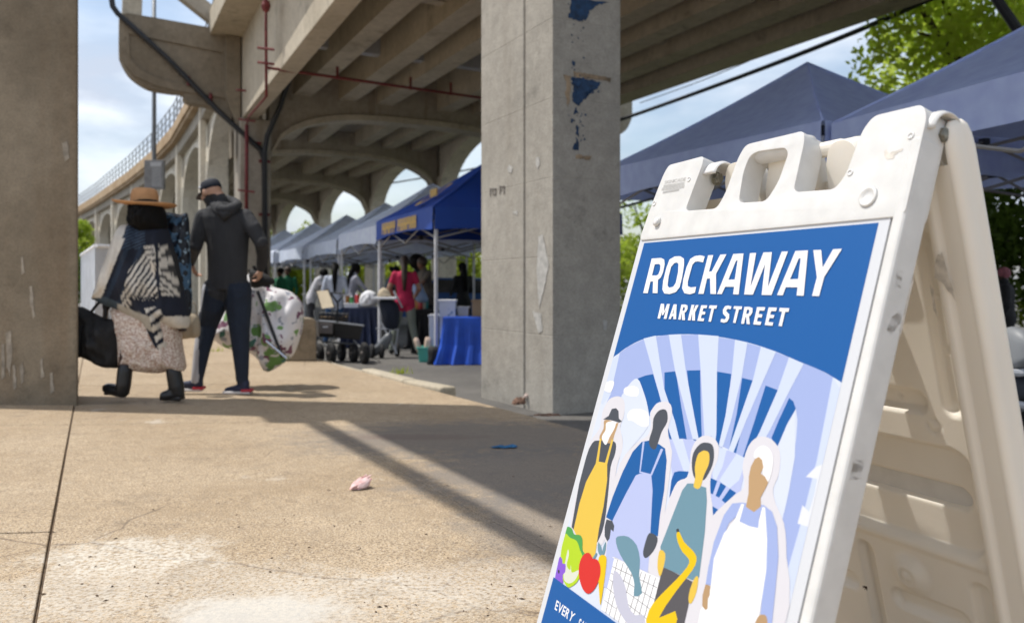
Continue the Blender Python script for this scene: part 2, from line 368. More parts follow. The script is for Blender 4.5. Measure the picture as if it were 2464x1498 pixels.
for i in range(1, nb):
    cl = column(i, 0, near=(i == 1))
    if i == 1: cl['label'] = 'near grey column with blue paint marks'; nearcol = cl
    column(i, WD)
def crossbeam(i, crown, spring):
    mb = MB(); n = 28; pts = []
    w0, w1 = .36, WD-.36
    for k in range(n+1):
        x = -1+2*k/n; z = spring+(crown-spring)*(1-abs(x)**3.2)**(1/1.9); pts.append((w0+(w1-w0)*(k/n), z))
    poly = [(w0, 5.6)]+pts+[(w1, 5.6)]
    poly = [(w0, 5.59)]+pts[0:]+[(w1, 5.59)]
    t = UX if i < 3 else (LP[min(i+1, nb-1)]-LP[i-1]).normalized()
    mb.prism(poly, RT[i], Vector((0, 0, 1)), Q(i, 0, 0, -.2), t*.4)
    o = obj('arched_crossbeam', mb, M['conc'], via)
    lip = MB()
    a = [(x, z+.0) for x, z in pts]; b = [(x, z+.14) for x, z in reversed(pts)]
    lip.prism(a+b, RT[i], Vector((0, 0, 1)), Q(i, 0, -.02, -.27), t*.54)
    obj('arch_rib', lip, M['conc_rib'], via)
for i in range(1, nb): crossbeam(i, 4.3 if i <= 2 else 4.75, 3.05 if i <= 2 else 3.5)
RW = [1.17, 2.3, 3.3, 5.0, 6.05, 7.2]
for i in range(0, nb-1):
    far = i >= 2
    zb = 5.12 if far else 4.71
    for w in RW: span(i, i+1, w-.22, w+.22, zb, 5.6, 'rib_beam', M['conc_rib'], .2 if i else 0, -.2)
    span(i, i+1, -.5 if i >= 2 else -.17, WD+.5, 5.6, 6.06, 'deck_slab', M['conc'])
    if not far:
        mb = MB(); wa, wb_ = (-.53, -.18), ((-.53, -.18) if i == 0 else (-.28, .07)); a0_ = -.3 if i == 0 else .0
        mb.hexa([Q(i, wa[0], 4.0), Q(i, wa[1], 4.0), Q(i+1, wb_[1], 4.0, a0_), Q(i+1, wb_[0], 4.0, a0_)], [Q(i, wa[0], 5.94), Q(i, wa[1], 5.94), Q(i+1, wb_[1], 5.94, a0_), Q(i+1, wb_[0], 5.94, a0_)])
        obj('edge_girder', mb, M['conc_rib'], via, bevel=.01)
        span(i, i+1, WD-.3, WD+.3, 4.67, 5.598, 'edge_girder', M['conc_rib'])
        for k in range(3):
            a = (i*21.7+1.5 if i == 0 else 5.896+14.444*(k+1)/4)
            if i == 1:
                mb = MB(); c0 = PS(3.432+.3, a, 5.0); c1 = PS(3.432+WD-.3, a, 5.0)
                mb.hexa([c0-UX*.11, c1-UX*.11, c1+UX*.11, c0+UX*.11], [q+Vector((0, 0, .599)) for q in (c0-UX*.11, c1-UX*.11, c1+UX*.11, c0+UX*.11)])
                obj('diaphragm_beam', mb, M['lgrey'] if k == 2 else M['conc_rib'], via)  # last beam paler: the light falling on it is put into its colour
    else:
        for w in (0, WD):
            a, b = Q(i, w), Q(i+1, w); ln = (b-a).length; t = (b-a).normalized(); n = Vector((t.y, -t.x, 0))
            e = .42; pts = []; m_ = 20
            for k in range(m_+1):
                th = math.pi*(1-k/m_); pts.append((ln/2+(ln/2-e)*math.cos(th), 3.5+1.75*math.sin(th)))
            mb = MB(); mb.prism([(0.0, 5.598), (0.0, 3.5)]+pts+[(ln, 3.5), (ln, 5.598)], t, Vector((0, 0, 1)), a-n*.24, n*.48)
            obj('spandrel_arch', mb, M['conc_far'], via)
            lp = MB(); lp.prism([(x, z-.01) for x, z in pts]+[(x+(x-ln/2)*.05, z+.16) for x, z in reversed(pts)], t, Vector((0, 0, 1)), a-n*.31, n*.62)
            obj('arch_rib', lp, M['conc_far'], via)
    for w, sg in ((-.5, -1), (WD+.5, 1)):
        if w < 0 and i < 2: 
            if i == 1: span(i, i+1, -1.0, -.1, 5.945, 6.5, 'fascia_girder', M['conc_rib'], .2, -.1)
            continue
        x0, x1 = (w-.22, w) if sg < 0 else (w, w+.22)
        for (za, zc, pr) in ((6.06, 6.22, .0), (6.222, 6.55, .07), (6.552, 6.83, -.03)):
            span(i, i+1, x0-(pr if sg < 0 else -.0), x1+(pr if sg > 0 else 0), za, zc, 'parapet_course', M['rust'])
    if i >= 2:                                 # iron railing above the left parapet
        for z in (7.15, 7.45, 7.78):
            mb = MB(); mb.tube([Q(i, -.62, z), Q(i+1, -.62, z)], .022, 5); obj('rail', mb, M['dark2'], via)
        for k in range(6):
            q = Q(i, -.62).lerp(Q(i+1, -.62), k/6); mb = MB(); mb.tube([q+Vector((0, 0, 6.8)), q+Vector((0, 0, 7.8))], .03, 5); obj('rail_post', mb, M['dark2'], via)
# pilaster on the left face of every far column, up to the parapet
for i in range(3, nb):
    mb = MB(); c = Q(i, -.42); t = UX if i < 3 else (LP[min(i+1, nb-1)]-LP[i-1]).normalized(); r = RT[i]
    z0 = mz(c.x, c.y)-.2; z1 = 6.05
    b = [c-r*.12-t*.2, c+r*.08-t*.2, c+r*.08+t*.2, c-r*.12+t*.2]
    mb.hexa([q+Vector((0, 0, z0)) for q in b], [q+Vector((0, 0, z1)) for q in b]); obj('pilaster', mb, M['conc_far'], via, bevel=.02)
# head of the second column and its cantilever brackets
mb = MB(); mb.prism([(-.66, 5.94), (-.66, 4.5), (-.60, 4.3), (-.32, 3.7), (-.32, 5.94)], TX, Vector((0, 0, 1)), Q(2, 0, 0, -.34), UX*.6)
obj('column_head', mb, M['conc_l'], via, bevel=.02)
def brk(px, py):                               # surveyed outline point -> (w, z) in the plane of bent 2
    q = (px-CX)/F0; p = (17.86*q+9.384)/(.885-.465*q); Y = .465*p+17.86; return (p-3.432, (HY-py)/F0*Y)
bp = [(150, 205), (148, 620), (170, 730), (250, 880), (350, 975), (480, 1055), (600, 1090), (780, 1118), (915, 1135), (925, 1190), (990, 1245), (1100, 1262), (1180, 1275), (1290, 1310), (1400, 1400), (1490, 1498), (1510, 1720), (1520, 1900)]
bp = [brk(((x/4.28)+300)*.85556, y/4.28*.85556) for x, y in bp]
poly = crom(bp, 4, closed=False)+[(-.5, bp[-1][1]), (-.5, 6.1), (-1.2, 6.12), (-2.2, 6.16), (-2.75, 6.17)]
mb = MB(); mb.prism(poly, TX, Vector((0, 0, 1)), Q(2, 0, 0, -.14), UX*.4); obj('cantilever_bracket', mb, M['conc_l'], via, bevel=.015)
rim = MB()                                     # raised border round the recessed panel
inn = [(-2.72, 5.7), (-2.70, 5.15), (-2.47, 4.9), (-2.12, 4.76), (-1.7, 4.70), (-.72, 4.62), (-.72, 5.55)]
outl = [(-2.87, 6.1), (-2.88, 5.0), (-2.60, 4.76), (-2.2, 4.60), (-1.75, 4.53), (-.60, 4.47), (-.60, 6.1)]
bpo = brk(286, 45)[0]
outl[0] = (bpo+.01, 6.1); outl[1] = (bpo+.01, 5.1)
for k in range(len(inn)-1):
    a, b, c_, d = inn[k], inn[k+1], outl[k+1], outl[k]
    rim.prism([a, b, c_, d], TX, Vector((0, 0, 1)), Q(2, 0, 0, -.18), UX*.039)
rim.prism([inn[0], outl[0], outl[-1], inn[-1]], TX, Vector((0, 0, 1)), Q(2, 0, 0, -.18), UX*.039)
obj('bracket_border', rim, M['conc_l'], via)
mr = [(WD*1.0-w, z) for w, z in poly]          # its twin on the other side of the deck
mb = MB(); mb.prism(mr, TX, Vector((0, 0, 1)), Q(2, 0, 0, -.14), UX*.4); obj('cantilever_bracket', mb, M['conc'], via, bevel=.015)
mb = MB(); mb.hexa([Q(2, -2.86, 6.12, -.1), Q(2, -2.45, 6.12, -.1), Q(2, -2.45, 6.12, .3), Q(2, -2.86, 6.12, .3)], [Q(2, -2.82, 7.6, -.1), Q(2, -2.42, 7.6, -.1), Q(2, -2.42, 7.6, .3), Q(2, -2.82, 7.6, .3)])
obj('platform_post', mb, M['conc_rib'], via, bevel=.02)
mb = MB(); a, b = Q(2, -1.95, 6.95, -.1), Q(2, -.75, 6.12, -.1)
dz = Vector((0, 0, .42)); mb.hexa([a, b, b+UX*.3, a+UX*.3], [a+dz, b+dz, b+UX*.3+dz, a+UX*.3+dz]); obj('platform_brace', mb, M['conc'], via)
span(2, 3, -3.2, -2.6, 7.55, 7.8, 'platform_beam', M['conc_far'], 0, 0) if False else None
# pipes and conduits
def pipe(name, pts, r, m, n=10):
    mb = MB(); mb.tube(pts, r, n); return obj(name, mb, m, via, smooth=True)
def BP(px, py, a=-.24): w, z = brk(px, py); return Q(2, w, z, a)
pth = [BP(268, -30), BP(268, 5), BP(271, 24), BP(282, 40), BP(400, 146), BP(520, 270), BP(600, 352), BP(618, 368), BP(626, 392), BP(627, 460), BP(628, 700), BP(628, 830)]
pth = [q-UX*.28 if k > 5 else q for k, q in enumerate(pth)]
pipe('drain_pipe', pth, .062, M['dark'])
mb = MB()
for (x, y) in ((606, 352), (627, 520), (627, 395)): mb.tube([BP(x, y, -.5)-TX*.13, BP(x, y, -.5)+TX*.13], .035, 6)
for (x, y) in ((452, 200), (505, 240)): mb.box(BP(x, y, -.2), (.05, .1, .22))
obj('pipe_clamps', mb, M['redp'], via)
pipe('drain_pipe', [PS(4.05, 18.2, 4.95), PS(3.95, 18.9, 4.55), PS(3.88, 19.1, 4.2), PS(3.65, 19.45, 3.55), PS(3.62, 19.6, 3.2), PS(3.62, 19.6, -.9)], .06, M['dark'])
def RP(px, py, Y): return AT(px, py, Y)
pipe('red_conduit', [RP(640, -20, 14.6), RP(640, 60, 14.6), RP(641, 232, 14.6)], .028, M['redp'], 8)
c0 = [PS(3.1, 16.6, 4.26), PS(12.0, 16.6, 4.52)]
c0 = [RP(641, 163, 14.6), RP(1160, 236, 18.3), RP(1450, 277, 20.5)]
pipe('red_conduit', c0, .03, M['redp'], 8)
pipe('red_conduit', [RP(641, 232, 14.6), RP(598, 282, 18.0), RP(594, 300, 18.6)], .02, M['redp'], 8)
pipe('red_conduit', [RP(594, 300, 18.75), RP(593, 520, 18.75)], .045, M['redp'], 8)
mb = MB()
for (x, y, Y) in ((640, 153, 14.55), (640, 118, 14.55), (588, 219, 18.5), (593, 460, 18.7), (594, 290, 18.7)):
    mb.tube([RP(x-20, y-3, Y), RP(x+20, y+2, Y)], .025, 6)
for (x, y, Y) in ((684, 169, 14.9), (812, 187, 15.8), (988, 212, 17.1), (1085, 225, 17.8)): mb.tube([RP(x, y+4, Y), RP(x, y-26, Y)], .03, 6)
obj('conduit_brackets', mb, M['redp'], via)
mb = MB(); mb.ball(RP(640, 15, 14.5), (.09, .09, .12), 8); obj('alarm_bell', mb, M['redp'], via)
# paint marks and stencil on the near column
c = Q(1, 0); e = .004
def colpatch(name, face, pts, m, off=e):
    """pts in (along, z) on the right (front) face or the left (side) face of the near column"""
    mb = MB()
    if face == 'front': o = c - UX*(.635+off); ax = TX; d = UX*.002
    else: o = c - TX*(.315+off) ; ax = -UX; d = TX*.001
    mb.prism(pts, ax, Vector((0, 0, 1)), o, d); return mb
blue = mat('flaked_blue_paint', (.008, .038, .10), .6, .5, 25); rustm = mat('rust_streak', (.27, .20, .13), .9, .5, 15); chalk = mat('chalky_white_mark', (.44, .43, .405), .9, .2, 20)
def fpx(x, y):                                 # surveyed pixel on the front face -> (along, z)
    o = c-UX*.639; q = (x-CX)/F0; t = (q*o.y-o.x)/(.885-.465*q); return (t, (HY-y)/F0*(o.y+.465*t))
def spx(x, y):
    o = c-TX*.319; q = (x-CX)/F0; t = (q*o.y-o.x)/(.465+.885*q); return (t, (HY-y)/F0*(o.y-.885*t))
def z2(pts, ox=1560, oy=0, sc=2.995): return [((ox+x/sc)*.85556, (oy+y/sc)*.85556) for x, y in pts]
bm_ = MB()
for poly in ([(140, -20), (460, 20), (370, 40), (300, 90), (270, 165), (215, 180), (115, 155), (130, 90)], [(140, 650), (385, 690), (380, 725), (300, 790), (240, 850), (205, 895), (150, 860), (160, 760)],
             [(265, 770), (340, 745), (290, 800), (260, 825)], [(180, 900), (200, 955), (165, 960)], [(185, 1060), (210, 1075), (200, 1150), (180, 1130)], [(185, 1165), (205, 1200), (200, 1260), (140, 1255), (165, 1225)], [(140, 1000), (160, 1005), (150, 1035), (132, 1030)], [(150, 510), (175, 530), (165, 560), (148, 540)]):
    obj('blue_paint_mark', colpatch('', 'front', rough([fpx(*a) for a in z2(poly)], 7, .008), blue), blue, nearcol)
for k_ in range(46):
    x_, y_ = random.gauss(190, 40), random.uniform(20, 1300); s_ = random.uniform(3, 11); s2_ = random.uniform(5, 20)
    obj('paint_flake', colpatch('', 'front', rough([fpx(*a) for a in z2([(x_, y_), (x_+s_, y_+3), (x_+s_*.8, y_+s2_), (x_-2, y_+s2_*.8)])], 2, .002), blue), blue, nearcol)
for k_ in range(40):
    x_, y_ = random.gauss(225, 80), random.uniform(650, 800); x_ = min(max(x_, 140), 370); s_ = random.uniform(4, 16)
    obj('paint_flake', colpatch('', 'front', rough([fpx(*a) for a in z2([(x_, y_), (x_+s_, y_+3), (x_+s_*.8, y_+s_), (x_-2, y_+s_*.8)])], 2, .003), blue), blue, nearcol)
q = MB()
for poly in ([(80, 630), (135, 640), (135, 700), (125, 870), (110, 900), (90, 800), (100, 700)], [(160, 600), (300, 630), (480, 655), (470, 690), (250, 655), (165, 645)], [(180, 1300), (310, 1320), (300, 1345), (180, 1335)]):
    obj('rust_streak', colpatch('', 'front', rough([fpx(*a) for a in z2(poly)], 6, .007), rustm, .003), rustm, nearcol)
q = MB()
for poly in ([(640, 290), (680, 195), (760, 260), (745, 390), (660, 370)], [(1310, 20), (1380, 10), (1400, 150), (1355, 300), (1305, 180)], [(755, 1290), (880, 1275), (875, 1370), (780, 1330)]):
    obj('white_mark', colpatch('', 'side', rough([spx(*a) for a in z2(poly, 1350, 440, 8.324)], 4, .003), chalk), chalk, nearcol)
for poly in ([(225, 860), (240, 850), (262, 960), (250, 1030), (228, 1120), (218, 980)], [(205, 1130), (235, 1140), (240, 1200), (225, 1210)]):
    r_ = colpatch('', 'side', rough([spx((1340+x/1.2914)*.85556, y/1.2914*.85556) for x, y in poly], 6, .006), chalk); obj('white_mark', r_, chalk, nearcol)
r_ = colpatch('', 'front', [fpx((1340+x/1.2914)*.85556, y/1.2914*.85556) for x, y in [(460, 1160), (475, 1165), (472, 1200), (462, 1195)]], chalk); obj('white_mark', r_, chalk, nearcol)
q = MB()
stm = mat('faded_stencil_ink', (.16, .145, .13), .9)
def bar(x0, y0, x1, y1): 
    P = [(x0, y0), (x1, y0), (x1, y1), (x0, y1)]; r_ = colpatch('', 'side', [spx(*a) for a in z2(P, 1350, 440, 8.324)], None); obj('stencil_stroke', r_, stm, nearcol)
for b in ((225, 755, 255, 930), (225, 745, 385, 775), (350, 745, 380, 910), (290, 780, 310, 905), (300, 880, 375, 908), (450, 690, 480, 880), (450, 690, 580, 735), (545, 690, 578, 880), (480, 775, 520, 800)): bar(*b)
# stained near pier on the left, carrying the station overhead
lp_ = thing('concrete_pier', 'tall brown stained concrete pier at the left edge of the pavement', 'pier', (-3.75, 6.4, gz(-3.7, 6)))
mb = MB(); cx0, cy0 = -3.262, 5.99; w_ = 1.9; dd = .62
b = [Vector((cx0-w_, cy0+.05, 0)), Vector((cx0, cy0, 0)), Vector((cx0-.345, cy0+dd, 0)), Vector((cx0-w_-.345, cy0+dd+.05, 0))]
_r = 0; mb.hexa([q_+Vector((0, 0, gz(q_.x, q_.y)-.1)) for q_ in b], [q_+Vector((0, 0, 6.3)) for q_ in b]); shf = obj('shaft', mb, M['conc_l'], lp_, bevel=.035, seg=3)
def pierpatch(name, pts, m, j=.006, off=.004):
    mb = MB(); pp = []
    for x, y in pts: Yv = cy0 + .05*max(0, (cx0-(x-CX)/F0*cy0))/w_ - off; pp.append(((x-CX)/F0*Yv, (HY-y)/F0*Yv))
    pp = rough(pp, 6, j); mb.prism(pp, Vector((1, -.0263, 0)), Vector((0, 0, 1)), (0, cy0-.0263*-cx0*1.0-off+.0, 0), Vector((0, .003, 0))); return obj(name, mb, m, lp_)
chl = mat('lime_streak', (.33, .29, .235), .95, .35, 14)
for pts in ([(14, 800), (26, 795), (30, 850), (24, 905), (16, 880)], [(48, 880), (55, 870), (58, 915), (50, 925)], [(72, 690), (78, 688), (84, 760), (80, 768), (73, 730)], [(50, 620), (56, 616), (60, 655), (53, 660)], [(96, 868), (102, 860), (106, 905), (99, 912)], [(120, 900), (126, 895), (130, 940), (122, 948)], [(30, 880), (36, 876), (40, 930), (33, 940)], [(150, 345), (162, 340), (168, 380), (156, 390)], [(2, 830), (10, 826), (12, 905), (4, 915)]): pierpatch('lime_streak', pts, chl, .004)
mb = MB(); b2 = [Vector((cx0-w_-.3, cy0-.2, 0)), Vector((cx0+.0, cy0-.25, 0)), Vector((cx0-.345, cy0+dd+.2, 0)), Vector((cx0-w_-.6, cy0+dd+.25, 0))]
# unseen overhead platform, shaped to cast the pavement shadow before the column
SH = Vector((sd.x, sd.y, 0))/sd.z
def over(p, s, z):                             # where a beam at height z shades ground point (p, s)
    q_ = PS(p, s); h = z - gz(q_.x, q_.y); return q_ + SH*h + Vector((0, 0, z))
sta = thing('shadow_platform', 'unseen overhead concrete slab shaped to shade the pavement between the piers', 'platform', (0, 0, 6.5))
def oslab(name, pts, z0, z1, m):
    mb = MB(); bt = [over(p, s, z0) for p, s in pts]; mb.hexa(bt, [q_+Vector((0, 0, z1-z0)) for q_ in bt]); return obj(name, mb, m, sta)
far_l = G(840, 976); far_r = G(1240, 979)
sf = lambda v: (v.x*.885+v.y*.465, -v.x*.465+v.y*.885)
pl, sl_ = sf(far_l); pr_, sr_ = sf(far_r); k_ = (sr_-sl_)/(pr_-pl)
yy = lambda p: sl_+(p-pl)*k_
oslab('shadow_slab', [(1.465, 1.75), (3.9, 1.75), (3.9, yy(3.9)), (1.465, yy(1.465))], 6.35, 6.7, M['conc'])
oslab('shadow_edge_beam', [(1.2, 1.75), (1.32, 1.75), (1.32, 5.3), (1.2, 5.3)], 6.35, 6.40, M['conc'])  # added thin beam; its gap to the slab lets the light strip through
oslab('shadow_end_beam', [(1.0, 5.3), (1.449, 5.3), (1.449, yy(1.449)), (1.0, 5.75)], 6.35, 6.7, M['conc'])
# ------------------------------------------------ A-frame sign
sg_P0 = Vector((0.2665, 1.63535, 0.10314)); _ph, _al = 1.14957, .30765
sA = Vector((math.cos(_ph), -math.sin(_ph), 0)); sN = Vector((-math.sin(_ph), -math.cos(_ph), 0))
sD = sN*math.sin(_al) + Vector((0, 0, -math.cos(_al))); sB = sA.cross(sD)      # sB points to the back of the front panel
def SP(u, v, off=0.0): return sg_P0 + sA*u + sD*v + sB*off
def INV(x, y, off=0.0):                        # surveyed pixel (2880 wide) -> panel coordinates
    r = Vector(((x-1440)/2240, 1, (803-y)/2240)); q = sg_P0 + sB*off; t = (q @ sB)/(r @ sB); X = r*t - sg_P0; return (X @ sA, X @ sD)
sgn = thing('a_frame_sign', 'white moulded plastic sandwich board with blue market poster standing in the foreground', 'sandwich board', tuple(SP(.31, .98, .25)))
M['plas'] = mat('white_moulded_plastic', (.66, .655, .635), .38, .06, 30, .03, 160, sub=.1)
M['plas_in'] = mat('cream_moulded_plastic', (.84, .79, .70), .42, .04, 5, .03, 160, sub=.1)
M['poster'] = mat('poster_sheet', (.59, .605, .635), .42)
def ngon_prism_bm(loops, z0, z1, fn):
    """outer loop plus hole loops -> watertight slab; fn(u, v, off) -> world"""
    pts = [p for lp in loops for p in lp]; tri = tessellate_polygon([[Vector((x, y, 0)) for x, y in lp] for lp in loops])
    mb = MB(); n = len(pts)
    fs = [tuple(t) for t in tri]+[tuple(reversed([i+n for i in t])) for t in tri]; b = 0
    for lp in loops:
        k = len(lp); fs += [(b+i, b+(i+1) % k, n+b+(i+1) % k, n+b+i) for i in range(k)]; b += k
    mb.add([fn(x, y, z0) for x, y in pts]+[fn(x, y, z1) for x, y in pts], fs); return mb
def rnd(pts, r=.008, k=4):                     # round the corners of a polygon
    out = []; n = len(pts)
    for i in range(n):
        a, b, c = Vector((*pts[i-1], 0)), Vector((*pts[i], 0)), Vector((*pts[(i+1) % n], 0)); rr = r if not len(pts[i]) > 2 else pts[i][2]
        a.z = b.z = c.z = 0
        u1 = (a-b); u2 = (c-b); d = min(rr, u1.length*.45, u2.length*.45); u1.normalize(); u2.normalize(); p, q = b+u1*d, b+u2*d
        for j in range(k+1): t = j/k; w = p*(1-t)**2+b*2*t*(1-t)+q*t*t; out.append((w.x, w.y))
    return out
W_ = .633
outer = [(.0, .99), (.0, .0), (.010, -.06), (.024, -.128), (.034, -.148), (.146, -.150), (.150, -.135), (.133, -.040), (.229, -.036), (.243, -.066), (.252, -.128), (.264, -.153), (.402, -.153), (.410, -.135), (.413, -.046), (.50, -.041), (.514, -.062), (.526, -.13), (.540, -.150), (.622, -.150), (W_, -.13), (W_, .0), (W_, .99)]
hole = [(.285, -.041), (.277, -.10), (.283, -.128), (.300, -.134), (.368, -.130), (.380, -.118), (.373, -.068), (.355, -.037)]
mb = ngon_prism_bm([rnd([(u, v) for u, v in outer if v < .2] , .010, 4)[:], list(reversed(rnd(hole, .012, 4)))], .003, .040, SP)
# the outline above only reaches the head of the panel; body below the head
head_outer = [(.0, .012)]+outer[2:-2]+[(W_, .012)]
mb = ngon_prism_bm([rnd(head_outer, .012, 4), list(reversed(rnd(hole, .012, 4)))], -.003, .040, SP)
fp = obj('front_panel', mb, M['plas'], sgn, bevel=.007, seg=3, smooth=True)
mb = MB()                                      # side rails, backing and foot rails of the panel below the head
def pbox(mb, u0, u1, v0, v1, o0, o1, fn=SP): mb.hexa([fn(u0, v0, o0), fn(u1, v0, o0), fn(u1, v1, o0), fn(u0, v1, o0)], [fn(u0, v0, o1), fn(u1, v0, o1), fn(u1, v1, o1), fn(u0, v1, o1)])
pbox(mb, .613, W_+.0006, -.105, .985, -.0036, .0404); rr_ = obj('side_rail', mb, M['plas'], sgn, bevel=.006, seg=3)
mb = MB(); pbox(mb, .0, .012, .0125, .985, .005, .040); obj('side_rail', mb, M['plas'], sgn, bevel=.003, seg=2)
mb = MB(); pbox(mb, .0125, .6125, .0125, .985, .006, .034); obj('backing', mb, M['plas'], sgn)
mb = MB(); pbox(mb, .004, .611, .930, .984, -.004, .004); obj('foot_rail', mb, M['plas'], sgn, bevel=.003)
mb = MB(); pbox(mb, .0, .610, .0, .914, -.0005, .003); obj('poster_board', mb, M['poster'], sgn)
# head details: hinge knuckles, slots, moulding pips, pegs, handle bar, bolts
def knuckle(name, u0, u1, v, off, r, m='plas', n=16, fn=SP, par=None):
    mb = MB(); k = 6; pts = []; rs = []
    for i in range(k+1):
        t = i/k; pts.append(fn(u0+(u1-u0)*t, v, off)); rs.append(r*(1-.35*(abs(2*t-1)**8)))
    mb.tube(pts, rs, n); return obj(name, mb, M[m], par or sgn, smooth=True)
knuckle('hinge_knuckle', .012, .055, -.138, .018, .014)
knuckle('hinge_knuckle', .548, .606, -.139, .012, .0125)
knuckle('handle_bar', .268, .404, -.140, .018, .019)
mb = MB()                                      # rounded hood over the right hinge
hood = []
for i in range(12):
    a = math.radians(200-i*20); hood.append((.040+math.cos(a)*.038, -.120+ -math.sin(a)*.030))
for i_, (u0h, u1h) in enumerate(((.600, W_+.008), (.100, .180))):
    mb = MB(); vv = []; nA = 14
    R0, R1 = (.034, .027) if i_ == 0 else (.031, .025)
    for k_, (uu, q0, q1) in enumerate(((u0h, R0-.004, R1), (u0h+.006, R0, R1), (u1h-.008, R0, R1), (u1h, R0-.004, R1+.001))):
        for j in range(nA+1):
            a_ = math.radians(185-j*(175 if i_ == 0 else 150)/nA)
            for rr in (q0, q1): vv.append(SP(uu, -.118-math.sin(a_)*rr, .036+math.cos(a_)*rr))
    m2 = (nA+1)*2; fs = []
    for k_ in range(3):
        for j in range(nA):
            b0 = k_*m2+j*2; fs += [(b0, b0+2, b0+m2+2, b0+m2), (b0+1, b0+m2+1, b0+m2+3, b0+3)]
        for j in (0, nA): b0 = k_*m2+j*2; fs.append((b0, b0+1, b0+m2+1, b0+m2))
    for k_ in (0, 3):
        for j in range(nA): b0 = k_*m2+j*2; fs.append((b0, b0+1, b0+3, b0+2))
    mb.add(vv, fs); obj('hinge_hood', mb, M['plas'], sgn, smooth=True)
for (u, v) in ((.0516, -.0235), (.5659, -.0215)):
    mb.lathe([(.016, 0), (.0145, .003), (.012, .003), (.009, .0005), (.0, .0002)] if u > .1 else [(.010, 0), (.009, .006), (.006, .008), (.0, .0085)], (0, 0, 0), 16)
    n0 = 0; R = Matrix((sA, sD, -sB)).transposed()
    for i in range(n0, len(mb.v)): mb.v[i] = tuple(R @ Vector(mb.v[i]) + SP(u, v, -.003))
    q = obj('moulded_peg', mb, M['plas'], sgn, smooth=True); mb = MB()
for (u, v) in ((.0206, -.0663), (.1196, -.1063), (.5222, -.064), (.6146, -.1049)):
    mb = MB(); R = Matrix((sA, sD, -sB)).transposed(); mb.lathe([(.0055, 0), (.005, .0012), (.0035, .0014), (.0032, .0003), (0, .0002)], (0, 0, 0), 14)
    mb.v = [tuple(R @ Vector(p) + SP(u, v, -.003)) for p in mb.v]; obj('moulding_pip', mb, M['plas'], sgn, smooth=True)
def hexbolt(c, ax, r=.0105, h=.009):
    ax = ax.normalized(); a = ax.cross(Vector((0, 0, 1))).normalized(); b = ax.cross(a); mb = MB()
    ring = [a*math.cos(math.pi/3*i)*r+b*math.sin(math.pi/3*i)*r for i in range(6)]
    mb.hexa([c+q for q in ring], [c+q*.97+ax*h for q in ring])
    for rr, z in ((r*.72, h), (r*.5, h+.0006)):
        ring2 = [a*math.cos(math.pi/8*i)*rr+b*math.sin(math.pi/8*i)*rr for i in range(16)]; mb.hexa([c+q+ax*z for q in ring2], [c+q+ax*(z+.0012) for q in ring2])
    ring = [a*math.cos(math.pi/10*i)*.0135+b*math.sin(math.pi/10*i)*.0135 for i in range(20)]; mb.hexa([c+q-ax*.001 for q in ring], [c+q+ax*.0006 for q in ring])
    return obj('hinge_bolt', mb, M['bolt'], sgn, bevel=.0008)
hexbolt(SP(W_-.004, -.118, .036), sA, .0115)
hexbolt(SP(.151, -.118, .036), sA)
# rear panel
_be = .25; rD = -sN*math.sin(_be)+Vector((0, 0, -math.cos(_be))); rN = rD.cross(sA)
if rN @ (-sN) < 0: rN = -rN
rO = sg_P0 - sD*.12 + sB*.03
def RPN(u, v, off=0.0): return rO + sA*u + rD*v + rN*off
rp_ = thing_ = None
def sst(x, a, b): t = min(max((x-a)/(b-a), 0), 1); return t*t*(3-2*t)
def sdcap(u, v, a, b, r): 
    ax, ay = a; bx, by = b; px, py = u-ax, v-ay; dx, dy = bx-ax, by-ay; t = max(0, min(1, (px*dx+py*dy)/(dx*dx+dy*dy+1e-12))); return math.hypot(px-dx*t, py-dy*t)-r
def sdrr(u, v, x0, x1, y0, y1, r):
    cx, cy = (x0+x1)/2, (y0+y1)/2; qx = abs(u-cx)-(x1-x0)/2+r; qy = abs(v-cy)-(y1-y0)/2+r
    return math.hypot(max(qx, 0), max(qy, 0))+min(max(qx, qy), 0)-r
def relief(u, v):
    """offset away from the viewer of the rear panel's inner face"""
    h = .0
    um = u if u > .317 else .634-u             # symmetrical
    h += .026*(1-sst(um, .574, .592))          # field lies behind the rim
    h -= .007*(1-sst(abs(um-.597), .004, .012))*(1 if v > .05 else 0)
    if v > .05:
        d = sdcap(um, v, (.557, .155), (.555, .412), .017); h += .010*(1-sst(d, -.008, .001))
        for q in (.158, .242, .325, .412): h += .004*(1-sst(math.hypot(um-.557, v-q), .002, .007))
    def pocket(d, dep, w=.009): return dep*(1-sst(d, -w, .001))
    h += pocket(sdcap(u, v, (.14, .412), (.490, .412), .021), .014)
    h += pocket(sdcap(u, v, (.14, .27), (.43, .27), .021), .014)
    h += pocket(sdrr(u, v, .066, .568, .482, .662, .035), .012, .006)
    h += pocket(sdcap(u, v, (.10, .569), (.530, .569), .021), .013)
    for x in (.407, .472, .536, .451, .30, .34):
        y = .569 if x not in (.451,) else .409
        h += .004*(1-sst(math.hypot(u-x, v-y), .002, .007))
    h -= .004*(1-sst(abs(v-.672), .003, .010))*(1 if .08 < u < .56 else 0)
    d = math.hypot(u-.417, v-.731); h -= .014*(1-sst(d, .012, .042)); h += .003*(1-sst(abs(d-.011), .001, .004))
    h += pocket(sdcap(u, v, (.325, .715), (.325, .90), .017), .013)
    h += pocket(sdcap(u, v, (.10, .793), (.275, .793), .018), .013)
    h += pocket(sdcap(u, v, (.385, .789), (.499, .785), .019), .013)
    h += pocket(sdcap(u, v, (.545, .720), (.545, .92), .018), .013)
    h += .003*(1-sst(abs(math.hypot(u-.514, v-.448)-.011), .0005, .002))
    return h
